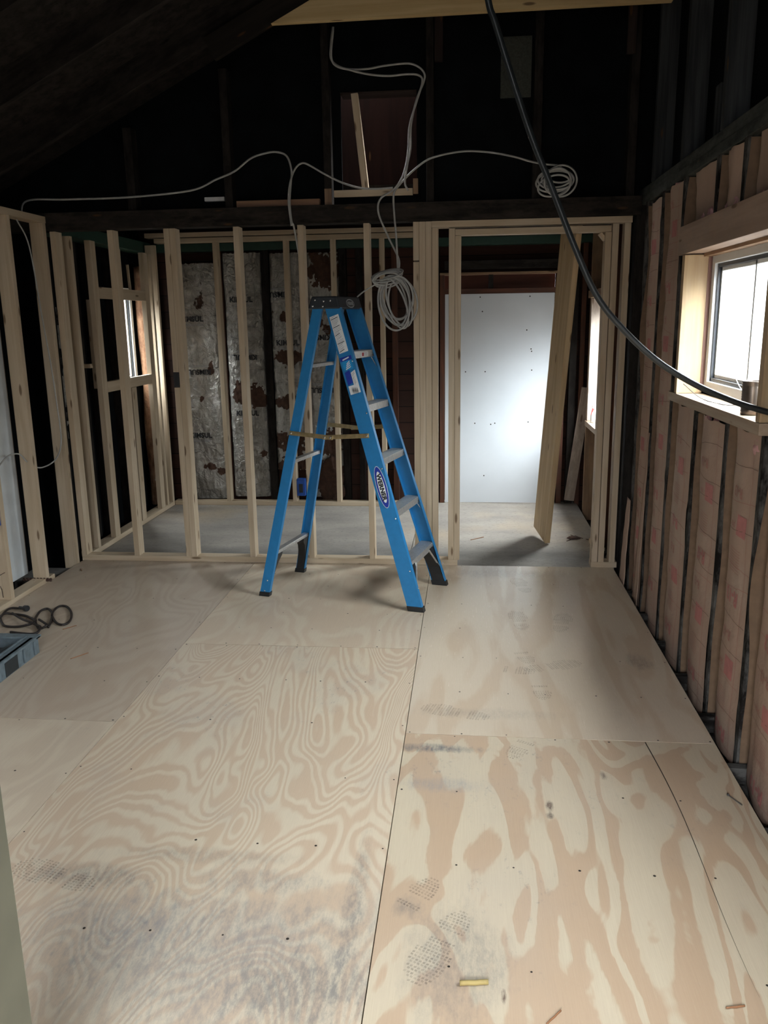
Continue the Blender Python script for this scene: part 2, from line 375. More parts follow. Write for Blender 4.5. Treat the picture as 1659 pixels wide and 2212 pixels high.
PC2 = ply('plywood_right_near', (7.2, 5.6, 3.3), 2.4, .65, 44, contrast=.95, merge=3.2, lo=(.60, .51, .37), hi=(.50, .355, .235), grime=.3, blur=.10, warp=1.6,
          stains=((-.12, 2.915, .22, .038, .9, G1), (-.08, 2.66, .20, .055, .45, (.25, .26, .28)), (-.02, 1.83, .17, .24, .42, G1), (-.16, 2.02, .05, .06, .45, G1),
                  (.288, 2.555, .018, .042, .95, (.07, .035, .03)), (.284, 2.497, .016, .022, .95, (.05, .03, .03)), (.50, 2.76, .014, .035, .8, (.10, .06, .05)), (.10, 1.72, .009, .03, .9, (.08, .04, .03))))
SCREW = plain('screw_head', (.035, .028, .022), .5, .3)
def sheet(lo, hi, mat, name='plywood_sheet', screws=True, sd=1):
    m = MB(); g = .0016; x0, y0, x1, y1 = lo[0]+g, lo[1]+g, hi[0]-g, hi[1]-g
    m.box((x0, y0, -.019), (x1, y1, 0)); rr = random.Random(sd)
    if screws:
        ys = [y1-.012, y0+.012]+[y0+(y1-y0)*k/6 for k in range(1, 6)]
        for yy in ys:
            nx = 7
            for i in range(nx):
                if rr.random() < .25: continue
                cx_ = x0+.015+(x1-x0-.03)*i/(nx-1)+rr.uniform(-.02, .02)*(0 < i < nx-1); cy_ = yy+rr.uniform(-.004, .004)
                q = rr.uniform(.003, .0048)
                m.add([(cx_+q*math.cos(a*math.pi/4), cy_+q*math.sin(a*math.pi/4), .0006) for a in range(8)], [tuple(range(8))], 1)
    return m.build(name, [mat, SCREW], floor, origin=(0, 0, 0))
XA, XB, XC, XD = -2.695, -1.4555, -.238, .968
sheet((XA, 3.04), (XB, 5.37), PA1, sd=1); sheet((XA, .6), (XB, 3.04), PA2, sd=2); sheet((XA, -1.4), (XB, .6), PA1, sd=3)
sheet((XB, 3.90), (XC, 5.37), PB1, sd=4); sheet((XB, 1.46), (XC, 3.90), PB2, sd=5); sheet((XB, -1.4), (XC, 1.46), PB1, sd=6)
sheet((XC, 3.026), (XD, 5.372), PC1, sd=7); sheet((XC, .59), (XD, 3.026), PC2, sd=8); sheet((XC, -1.4), (XD, .59), PC1, sd=9)
# joists seen in the gap along the right wall
for i in range(17):
    y = -1.2+i*.41; hboard((XD+.004, y, -.12), (1.12, y+.04, -.03), floor, MOLD, 'joist')
# lean-to floor: grey, dusty sheet
n = NT('dusty_grey_ply'); v = n.obj()
c = n.mix(n.ramp(n.noise(n.map(v, (1.6, 3.2, 1)), 1, 5, .6), [(.32, 0.), (.68, 1.)]), (.40, .36, .315), (.27, .245, .22))
c = n.mix(n.ramp(n.noise(n.map(v, (1.2, 1.0, 1), (3, 1, 0)), 1, 3), [(.55, 0.), (.75, 1.)]), c, (.42, .335, .24))
c = n.mix(n.math('MULTIPLY', n.ramp(n.noise(n.map(v, (30, 50, 1)), 1, 4, .7), [(.55, 0.), (.7, 1.)]), .6), c, (.09, .085, .08))
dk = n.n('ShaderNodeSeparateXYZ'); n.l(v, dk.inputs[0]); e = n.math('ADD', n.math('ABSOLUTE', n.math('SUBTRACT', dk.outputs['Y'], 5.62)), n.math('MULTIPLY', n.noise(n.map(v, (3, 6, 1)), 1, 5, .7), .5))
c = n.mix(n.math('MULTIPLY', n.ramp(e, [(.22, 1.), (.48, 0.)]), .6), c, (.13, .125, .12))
DUSTY = n.fin(c, .75, 0, .3)
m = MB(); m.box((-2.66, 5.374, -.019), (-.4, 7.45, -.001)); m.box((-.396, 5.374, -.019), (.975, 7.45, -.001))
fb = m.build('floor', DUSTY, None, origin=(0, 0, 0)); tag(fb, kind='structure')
# long wavering split in the near right sheet
m = MB(); pts = [(.700+.012*math.sin(t*5)+.03*t, 3.02-1.25*t) for t in [i/24 for i in range(25)]]
for i in range(24):
    w0 = .0022*(1-i/26); w1 = .0022*(1-(i+1)/26)
    m.add([(pts[i][0]-w0, pts[i][1], .0007), (pts[i][0]+w0, pts[i][1], .0007), (pts[i+1][0]+w1, pts[i+1][1], .0007), (pts[i+1][0]-w1, pts[i+1][1], .0007)], [(0, 1, 2, 3)])
m.build('veneer_split', SCREW, floor, origin=(0, 0, 0))
# boot prints: rows of tread lugs
def boot(x, y, ang, sz=1., half=False):
    m = MB(); ca, sa = math.cos(ang), math.sin(ang)
    for i in range(26):
        v = -.145+i*.0115
        if half and v > .0: continue
        hw = .048*math.sqrt(max(0, 1-(abs(v-.07)/.08)**2)) if v > .07 else (.048 if v > .02 else (.034 if v > -.06 else .038*math.sqrt(max(0, 1-(abs(v+.08)/.07)**2))))
        if -.055 < v < -.02: continue
        q = -hw
        while q < hw:
            w = .0085; sk = .004*((i % 2)*2-1)
            P = [(q, v), (q+w*.8, v+sk*.4), (q+w*.8, v+.0065+sk*.4), (q, v+.0065)]
            m.add([(x+(a*ca-b*sa)*sz, y+(a*sa+b*ca)*sz, .0009) for a, b in P], [(0, 1, 2, 3)]); q += w*1.25
    m.build('boot_print', BOOT, floor, origin=(0, 0, 0))
for a in [(.34, 4.96, .2, 1, 0), (.29, 4.34, .1, 1, 0), (.52, 4.32, -.2, 1, 0), (.27, 3.89, .3, 1, 1), (.18, 3.68, 1.4, 1, 1), (.41, 3.73, -1.2, 1, 0),
          (-.04, 3.22, 1.3, 1, 0), (.24, 2.99, -.5, 1, 1), (.33, 3.51, .1, 1, 1), (-.16, 2.02, 2.6, 1, 1), (-.06, 1.88, 2.7, 1, 0), (-1.23, 2.07, 1.3, 1, 0)]: boot(*a)
# concrete block in the gap at the left
m = MB(); m.box((-3.0, 4.985, -.1), (-2.70, 5.275, -.03)); o = m.build('concrete_block', CONC, None, bevel=.004)
tag(o, 'grey concrete block in the floor gap beside the left stud frame', 'block')

# roof: sloping deck with rafters
RB = lambda x: 2.497+.49*(x+2.716)            # height of the rafters' underside
m = MB()
for (x0, x1) in ((-3.4, 1.4),):
    m.prism([(x0, -1.6, RB(x0)+.145), (x1, -1.6, RB(x1)+.145), (x1, -1.6, RB(x1)+.17), (x0, -1.6, RB(x0)+.17)],
            [(x0, 5.6, RB(x0)+.145), (x1, 5.6, RB(x1)+.145), (x1, 5.6, RB(x1)+.17), (x0, 5.6, RB(x0)+.17)])
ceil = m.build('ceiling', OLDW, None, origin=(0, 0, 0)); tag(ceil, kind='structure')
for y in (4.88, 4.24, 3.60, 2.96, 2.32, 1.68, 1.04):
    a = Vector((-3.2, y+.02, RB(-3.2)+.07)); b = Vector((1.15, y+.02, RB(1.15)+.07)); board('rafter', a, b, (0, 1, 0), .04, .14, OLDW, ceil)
a = Vector((-1.42, 4.862, RB(-1.42)-.055)); b = Vector((-.2, 4.862, RB(-.2)-.055)); o = board('rafter_splice', a, b, (0, 1, 0), .036, .125, lumber_mat('dusty_splice', (.024, .02, .016), (.015, .012, .01), spec=.1), ceil)

# walls
m = MB(); m.box((-3.14, -1.5, -.2), (-3.08, 5.56, 3.0)); m.box((-3.08, 5.50, -.2), (-2.91, 5.56, 2.6)); m.box((-2.97, 5.56, -.2), (-2.91, 6.66, 2.5)); m.box((-2.97, 7.14, -.2), (-2.91, 7.6, 2.5))
m.box((-2.97, 6.66, -.2), (-2.91, 7.14, 1.1)); m.box((-2.97, 6.66, 1.92), (-2.91, 7.14, 2.5))
wl = m.build('wall_left', BLACKS, None, origin=(0, 0, 0)); tag(wl, kind='structure')
for y in (1.5, 2.3, 3.1, 3.9, 4.55, 5.05): hboard((-3.08, y, -.1), (-2.99, y+.045, 2.35), wl, OLDW, 'old_stud')
for y in (5.56, 5.95, 6.2, 6.60): hboard((-2.91, y, -.1), (-2.83, y+.045, 2.2), wl, OLDW, 'old_stud')
for z in (1.62, 1.35, .95): hboard((-2.90, 5.6, z), (-2.85, 5.95, z+.09), wl, MOLD, 'blocking')
# right wall: black boards, openings for one window plus an added unseen one in the room and one in the lean-to
m = MB(); X0, X1 = 1.125, 1.16
def wallY(m, X0, X1, ya, yb, za, zb, holes):
    y = ya
    for (h0, h1, z0, z1) in holes:
        m.box((X0, y, za), (X1, h0, zb)); m.box((X0, h0, za), (X1, h1, z0)); m.box((X0, h0, z1), (X1, h1, zb)); y = h1
    m.box((X0, y, za), (X1, yb, zb))
wallY(m, X0, X1, -1.5, 7.6, -.25, 2.40, [(1.2, 1.9, 1.20, 1.95), (2.997, 4.125, 1.27, 1.90), (6.24, 7.12, .77, 1.77)])
m.box((1.13, -1.5, 2.4), (1.16, 5.6, 4.6))
wr_ = m.build('wall_right', BLACKS, None, origin=(0, 0, 0)); tag(wr_, kind='structure')
STUDY = [5.185, 4.775, 4.325, 3.855, 3.385, 2.962, 2.51, 2.05, .80, .35, -.1, -.55, -1.0]
for y in STUDY:
    z1 = 2.268
    if y in (3.855, 3.385): z1 = 1.203
    hboard((1.028, y, -.10), (1.12, y+.038, z1), wr_, MOLD, 'old_stud')
for y in (3.775, 3.42): hboard((1.03, y, 2.028), (1.12, y+.045, 2.268), wr_, MOLD, 'cripple_stud')
hboard((1.005, 5.375, -.1), (1.12, 5.46, 2.268), wr_, OLDW, 'corner_post')
hboard((1.03, -1.4, -.145), (1.12, 5.46, -.10), wr_, MOLD, 'sill_plate')
PLATEW = lumber_mat('grey_dusty_plate', (.060, .063, .058), (.026, .029, .027), rough=.85, stain=.6, stainc=(.095, .10, .09), spec=.1)
hboard((1.03, -1.4, 2.268), (1.13, 5.46, 2.313), wr_, PLATEW, 'wall_plate'); hboard((1.033, -1.4, 2.314), (1.13, 5.46, 2.362), wr_, PLATEW, 'wall_plate')
ATT = lumber_mat('black_attic_stud', (.060, .064, .068), (.024, .026, .028), rough=.8, spec=.1)
for i in range(8):
    y = 5.085-.662*i; hboard((1.03, y, 2.362), (1.13, y+.045, 4.3), wr_, ATT, 'attic_stud')
hboard((1.10, 4.10, 2.362), (1.128, 4.18, 2.62), wr_, ATT, 'attic_stud')
# gable above the partition, with a recessed opening
m = MB(); GY0, GY1 = 5.475, 5.50
def gp(xa, xb, za, zb=None):
    m.prism([(xa, GY0, za), (xb, GY0, za), (xb, GY1, za), (xa, GY1, za)],
            [(xa, GY0, zb or RB(xa)+.16), (xb, GY0, zb or RB(xb)+.16), (xb, GY1, zb or RB(xb)+.16), (xa, GY1, zb or RB(xa)+.16)])
gp(-3.3, -.795, 2.30); gp(-.795, -.325, 2.30, 2.38); gp(-.795, -.325, 2.985); gp(-.325, 1.16, 2.30)
wg = m.build('wall_gable', BLACKS, None, origin=(0, 0, 0)); tag(wg, kind='structure')
m = MB(); m.box((-1.1, 5.72, 2.3), (0, 5.75, 3.3)); m.build('recessed_boards', RED_SHADE, wg, origin=(0, 0, 0))
hboard((-.795, 5.465, 2.975), (-.325, 5.60, 2.985), wg, HANG, 'opening_lip')
for x, w in ((-2.165, .055), (-1.53, .05), (-.895, .045), (-.262, .045), (.378, .05), (.935, .05)):
    hboard((x, 5.385, 2.325), (x+w, 5.475, RB(x)+.05), wg, OLDW, 'gable_stud')
hboard((-.895, 5.380, 2.325), (-.850, 5.386, 2.42), wg, BROWNB, 'stud_foot')
# back wall of the lean-to
m = MB(); m.box((-3.1, 7.42, -.2), (-.215, 7.46, 2.5)); m.box((.745, 7.42, -.2), (1.2, 7.46, 2.5)); m.box((-.215, 7.42, 2.0), (.745, 7.46, 2.5)); m.box((-.215, 7.52, -.2), (.745, 7.55, 2.1))
wb = m.build('wall_back', BOARDS, None, origin=(0, 0, 0)); tag(wb, kind='structure')
for x, w, mt in ((-2.60, .05, OLDW), (-2.19, .04, REDW), (-1.80, .065, OLDW), (-1.45, .045, REDW), (-1.115, .06, OLDW), (-.97, .05, OLDW), (-.66, .045, REDW), (-.30, .05, OLDW), (.79, .045, REDW), (.87, .06, OLDW), (.955, .04, REDW)):
    hboard((x, 7.34, -.02), (x+w, 7.42, 2.24), wb, mt, 'old_stud')
hboard((-2.98, 7.30, 2.225), (1.1, 7.42, 2.29), wb, GREENW, 'green_plate')
hboard((-.245, 7.33, 0), (-.205, 7.42, 2.0), wb, REDW, 'door_jamb'); hboard((.735, 7.33, 0), (.765, 7.42, 2.0), wb, REDW, 'door_jamb')
hboard((-.245, 7.325, 1.985), (.765, 7.42, 2.005), wb, BROWNB, 'door_head'); hboard((-.205, 7.34, 1.825), (.735, 7.42, 1.87), wb, REDW, 'door_head')
hboard((.17, 7.35, 1.87), (.21, 7.42, 1.985), wb, OLDW, 'blocking'); hboard((-.205, 7.31, 2.03), (.765, 7.35, 2.10), wb, OLDW, 'door_head')
# lean-to ceiling and side green beam, right stud faces
m = MB(); m.box((-3.1, 5.5, 2.42), (1.2, 7.6, 2.45)); o = m.build('ceiling', OLDW, None, origin=(0, 0, 0)); tag(o, kind='structure')
hboard((-2.90, 5.47, 2.215), (-2.76, 7.30, 2.30), wl, GREENW, 'green_plate')
for y, mt in ((5.50, OLDW), (5.72, GREENW), (6.18, REDW), (7.12, BROWNB)): hboard((1.0, y, -.1), (1.12, y+.04, 2.3), wr_, mt, 'old_stud')
m = MB(); m.box((-3.1, -1.46, -.2), (-.9, -1.40, 2.9)); m.box((.4, -1.46, -.2), (1.2, -1.40, 4.6)); m.box((-.9, -1.46, 2.1), (.4, -1.40, 4.6)); m.box((-.9, -1.46, -.2), (.4, -1.40, .9))
o = m.build('wall_front', OLDW, None, origin=(0, 0, 0)); tag(o, kind='structure')

# ---------------------------------------------------------------- windows
def window(name, X, Xd, y0, y1, z0, z1, fw_=.045, glass_sides=True, sgn=1, mid=True, frame=VINYL):
    """slider in a wall plane x = X (room face) .. X+sgn*Xd"""
    r = empty(name, (X, (y0+y1)/2, z0)); tag(r, kind='structure')
    def bx(m, xa, xb, *q): m.box((min(X+sgn*xa, X+sgn*xb), q[0], q[2]), (max(X+sgn*xa, X+sgn*xb), q[1], q[3]))
    m = MB(); bx(m, 0, Xd, y0, y0+fw_, z0, z1); bx(m, 0, Xd, y1-fw_, y1, z0, z1); bx(m, 0, Xd, y0+fw_, y1-fw_, z0, z0+fw_); bx(m, 0, Xd, y0+fw_, y1-fw_, z1-fw_, z1)
    m.build('window_frame', frame, r, bevel=.003)
    a0, a1, b0, b1 = y0+fw_, y1-fw_, z0+fw_, z1-fw_; ym = (a0+a1)/2
    m = MB(); t = .016; q = .014
    bx(m, q, q+.02, a0, a0+t, b0, b1); bx(m, q, q+.02, a1-t, a1, b0, b1); bx(m, q, q+.02, a0, a1, b0, b0+t); bx(m, q, q+.02, a0, a1, b1-t, b1)
    m.build('track', SASHD, r)
    panes = [(a0+t, ym, .014), (ym, a1-t, .026)] if mid else [(a0+t, a1-t, .02)]
    for (p0, p1, d) in panes:
        m = MB(); s = .018
        bx(m, d, d+.012, p0, p0+s, b0+t, b1-t); bx(m, d, d+.012, p1-s, p1, b0+t, b1-t); bx(m, d, d+.012, p0, p1, b0+t, b0+t+s); bx(m, d, d+.012, p0, p1, b1-t-s, b1-t)
        sa = m.build('sash', frame, r, bevel=.002)
        m = MB(); bx(m, d+.005, d+.008, p0+s, p1-s, b0+t+s, b1-t-s); m.build('pane', GLASS, sa)
    return r
w1 = window('window_1', 1.125, .05, 2.997, 4.125, 1.272, 1.895)
SILLW = lumber_mat('worn_sill', (.46, .37, .28), (.34, .25, .18), stain=.4, stainc=(.42, .3, .2))
JAMB = lumber_mat('pale_jamb', (.50, .37, .22), (.42, .29, .16), stain=.3, stainc=(.36, .27, .2))
hboard((.998, 2.945, 1.212), (1.123, 4.275, 1.255), w1, SILLW, 'window_sill')
hboard((1.0, 4.128, 1.256), (1.118, 4.172, 1.895), w1, JAMB, 'window_jamb'); hboard((1.0, 2.952, 1.256), (1.118, 2.996, 1.895), w1, JAMB, 'window_jamb')
HDR = lumber_mat('rough_header', (.42, .30, .23), (.32, .22, .165), stain=.3, stainc=(.25, .2, .18))
hboard((1.0, 2.5, 1.90), (1.118, 4.262, 2.03), w1, HDR, 'window_header')
hboard((1.108, 4.125, 1.27), (1.128, 4.145, 1.9), w1, lumber_mat('pinkish_gap', (.34, .20, .17), (.2, .11, .09)), 'gap_filler'); hboard((1.085, 2.997, 1.885), (1.128, 4.128, 1.90), w1, BROWNB, 'gap_filler')
w4 = window('added_window', 1.125, .05, 1.2, 1.9, 1.202, 1.945)  # unseen window, added to light the near floor from the right
w3 = window('window_3', 1.125, .05, 6.24, 7.12, .77, 1.77)
hboard((.99, 6.2, .725), (1.15, 7.14, .768), w3, SILLW, 'window_sill'); hboard((1.0, 7.075, .77), (1.125, 7.115, 1.77), w3, PALEB, 'window_jamb')
hboard((.98, 6.2, 1.772), (1.12, 7.14, 1.83), w3, BROWNB, 'window_header'); hboard((1.0, 6.2, .77), (1.12, 6.238, 1.77), w3, REDW, 'window_jamb')
w2 = window('window_2', -2.905, .05, 6.66, 7.14, 1.10, 1.92, sgn=-1)
# peeled post standing beside the left window
m = MB(); pts = [(-2.845+.006*math.sin(z*7), 7.205+.006*math.cos(z*5), z) for z in [i*.06 for i in range(36)]]
m.tube(pts, .052, 14); o = m.build('bark_post', BARK, None, smooth=True)
tag(o, 'old rounded post with peeling brown bark beside the small left window', 'post')

# ================================================================ FRAMING
part = empty('stud_partition', (-.85, 5.415, 0), label='new pine stud partition with door opening crossing the room behind the blue ladder', cat='stud wall')
Y0 = 5.37; ZS = .038; ZT = 2.21
hboard((-2.70, Y0, 0), (-.06, Y0+.089, ZS), part, name='sole_plate'); hboard((.822, Y0, 0), (.99, Y0+.089, ZS), part, name='sole_plate')
for x in (-2.70, -2.315, -1.902, -1.486, -1.073, -.655, -.307, -.268): vstud(x, Y0, ZS, ZT, part)
vstud(-1.941, Y0, ZS, 1.205, part); vstud(-1.941, Y0, 1.305, ZT, part)
vstud(-.345, Y0, ZS, 1.972, part, wx=.037); vstud(-.345, Y0, 1.980, ZT, part, wx=.037)
vstud(-.228, Y0, ZS, 2.172, part)
hboard((-.230, Y0, 2.173), (.982, Y0+.089, 2.211), part, name='top_plate')
vstud(-.123, Y0, ZS, 2.165, part); vstud(-.084, Y0, ZS, 2.122, part, wx=.037)
hboard((-.084, Y0, 2.124), (.860, Y0+.089, 2.160), part, name='header')
vstud(.825, Y0, ZS, 2.122, part); vstud(.867, Y0, ZS, 2.170, part); vstud(.938, Y0, ZS, 2.172, part, dx=.0)
board('door_brace', (.80, Y0+.07, 2.12), (.85, Y0+.07, 2.06), (0, 1, 0), .06, .02, PINE, part)
# metal switch box let into the doubled stud
m = MB(); m.box((-1.940, 5.366, 1.207), (-1.905, 5.42, 1.303)); m.box((-1.936, 5.364, 1.215), (-1.909, 5.367, 1.295), 0)
o = m.build('switch_box', [BLACKP, STEEL], None, bevel=.002); tag(o, 'black switch box set into the doubled stud left of the ladder', 'electrical box')
# dark beam over the partition
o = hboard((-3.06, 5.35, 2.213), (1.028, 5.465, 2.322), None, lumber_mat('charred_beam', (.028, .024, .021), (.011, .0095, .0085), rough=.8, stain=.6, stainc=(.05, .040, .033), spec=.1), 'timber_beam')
tag(o, 'long dark old timber beam resting on the new stud partition', 'beam')
# frame standing in front of the foil wall
bf = empty('stud_frame', (-1.5, 7.2, 0), label='pine stud frame standing in front of the foil insulation at the far wall', cat='stud wall')
Y1 = 7.165
hboard((-2.66, Y1, 0), (-.36, Y1+.089, ZS), bf, name='sole_plate')
hboard((-2.68, Y1, 2.288), (-.30, Y1+.089, 2.326), bf, name='top_plate'); hboard((-2.76, Y1, 2.333), (-.30, Y1+.089, 2.371), bf, name='top_plate')
for x in (-2.170, -1.560, -1.158, -.745, -.36): vstud(x, Y1, ZS, 2.288, bf)
# side frame along the lean-to's left wall, with a small window opening
sf = empty('stud_frame', (-2.70, 6.3, 0), label='pine stud frame with small window opening along the far left wall', cat='stud wall')
def sstud(y, z0, z1, w=.038, p=sf): return hboard((-2.748 if w < .05 else -2.700, y, z0), (-2.660, y+w, z1), p, name='stud')
hboard((-2.748, 5.46, 0), (-2.660, 7.16, ZS), sf, name='sole_plate')
for y, zt, w_ in ((5.56, 2.20, .038), (5.86, 2.20, .089), (6.84, 2.19, .089), (6.985, 2.19, .038), (7.12, 2.27, .038)): sstud(y, ZS, zt, w_)
hboard((-2.70, 5.95, 1.805), (-2.66, 6.839, 1.885), sf, name='header'); hboard((-2.70, 5.95, 1.128), (-2.66, 6.839, 1.205), sf, name='rough_sill')
sstud(6.30, 1.887, 2.18, .089); hboard((-2.80, 6.02, 1.15), (-2.71, 6.058, 1.80), sf, name='stud'); sstud(6.40, ZS, 1.126, .089)
board('shim', (-2.70, 6.62, 1.87), (-2.70, 6.60, 2.08), (1, 0, 0), .02, .012, PINE, sf); board('shim', (-2.85, 5.80, 1.33), (-2.70, 5.80, 1.33), (0, 1, 0), .04, .03, PINE, sf)
# frame along the near left wall
lf = empty('stud_frame', (-2.745, 4.6, 0), label='pine stud frame along the left wall beside the grey tool case', cat='stud wall')
hboard((-2.79, 1.2, 2.257), (-2.70, 5.335, 2.297), lf, name='top_plate'); hboard((-2.79, 1.2, -.012), (-2.70, 4.97, .026), lf, name='sole_plate')
for y, z0 in ((5.29, -.10), (4.862, .026), (4.44, .026), (4.03, .026), (3.62, .026), (3.21, .026), (2.80, .026)): hboard((-2.79, y, z0), (-2.70, y+.038, 2.257), lf, name='stud')
for (a, b) in (((-2.77, 4.438, .17), (-2.715, 4.428, .20)), ((-2.76, 4.438, .11), (-2.745, 4.42, .10)), ((-2.745, 4.425, .10), (-2.742, 4.425, .045))):
    m = MB(); m.tube([a, b], .0022, 6); m.build('bent_nail', RUST, lf)
m = MB(); m.box((-2.785, 4.395, .485), (-2.707, 4.438, .585)); m.box((-2.78, 4.39, .49), (-2.712, 4.396, .58), 0)
o = m.build('outlet_box', OBLUE, None, bevel=.003); tag(o, 'blue plastic outlet box nailed to the nearest stud at the left edge', 'electrical box')
m = MB(); m.box((-1.520, 7.163, .09), (-1.445, 7.225, .245)); m.box((-1.515, 7.158, .235), (-1.45, 7.165, .25))
m.box((-1.500, 7.158, .12), (-1.465, 7.164, .20), 1)
o = m.build('outlet_box', [OBLUE, BLACKP], None, bevel=.003); tag(o, 'blue plastic outlet box low on the far stud frame behind the ladder', 'electrical box')
# white panel behind the near left frame
m = MB(); m.box((-2.895, 3.2, .035), (-2.86, 4.93, 1.95)); m.box((-2.90, 4.93, .04), (-2.865, 4.945, 1.9), 1)
o = m.build('painted_board', [plain('white_painted_board', (.72, .76, .79), .6, vs=5, var=.12), PALEB], None, bevel=.004); tag(o, 'scuffed white painted board leaning behind the left stud frame', 'panel')
m = MB(); pts = [(-2.86+.35*t*.55, 4.86+.0*t, .018) for t in [i/30 for i in range(31)]]
for ph in (0, math.pi):
    m.tube([(p[0], p[1]+.006*math.cos(i*.9+ph), p[2]+.006*math.sin(i*.9+ph)) for i, p in enumerate(pts)], .007, 6)
o = m.build('twisted_rope', RUST, None, smooth=True); tag(o, 'short twisted brown rope lying behind the left frame bottom plate', 'rope')
# upright board close to the camera at the left
o = hboard((-1.00, 1.05, 0), (-.791, 1.20, 2.2), None, POSTG, 'door_post'); tag(o, 'olive grey upright board at the near left edge of the floor', 'post')
# collar beam
z0 = 3.178; m = MB(); P = [(-1.067, z0), (1.028, z0+.01), (1.028, z0+.20), (-.65, z0+.20)]
Mw = Matrix(((0, 0, 1, 0), (0, 1, 0, 0), (-1, 0, 0, 0), (0, 0, 0, 1)))
m.prism([(x, 4.822, z) for x, z in P], [(x, 4.860, z) for x, z in P])
# keep the grain along the beam: local z is world x
inv = Matrix(((0, 0, 1), (0, 1, 0), (-1, 0, 0))).to_4x4(); inv.translation = (0, 4.84, z0)
m.v = [inv.inverted() @ v for v in m.v]
o = m.build('collar_beam', PINEY, None, Mw=inv, bevel=.002, origin=(0, 0, 0)); tag(o, 'yellow pine collar beam with angled end high under the roof', 'beam')
# bits fixed in the gable
def bitx(name, lo, hi, mat, label, cat='board', group=None): return tag(hboard(lo, hi, None, mat, name), label, cat, group)
tag(board('wood_strut', (-.700, 5.43, 2.965), (-.642, 5.43, 2.41), (1, 0, 0), .042, .036, PINE), 'slanting pine strut in the dark gable opening', 'board')
bitx('wood_block', (-.832, 5.36, 2.366), (-.345, 5.384, 2.405), PINE, 'pale horizontal batten under the gable opening, carrying the white cables')
bitx('wood_block', (-.342, 5.36, 2.372), (-.312, 5.384, 2.46), BROWNB, 'short upright brown block at the right end of the pale batten')
bitx('wood_block', (-1.454, 5.37, 2.323), (-.926, 5.42, 2.362), lumber_mat('reddish_batten', (.30, .17, .10), (.2, .11, .07)), 'reddish brown batten lying on top of the dark beam')
bitx('wood_block', (-1.68, 5.44, 2.375), (-1.55, 5.474, 2.40), TUBEM, 'small white painted scrap on the gable left of the reddish batten')
bitx('wood_block', (-.212, 5.40, 3.12), (-.163, 5.44, 3.52), HANG, 'short brown hanger board below the collar beam, near its middle', 'board')
bitx('wood_block', (.90, 5.36, 3.10), (.95, 5.384, 3.52), HANG, 'short brown hanger board below the collar beam, at its right end', 'board')
m = MB(); m.box((.182, 5.466, 2.915), (.364, 5.4745, 3.25)); o = m.build('felt_patch', PATCHM, None); tag(o, 'square grey green felt patch on the black gable wall', 'patch')

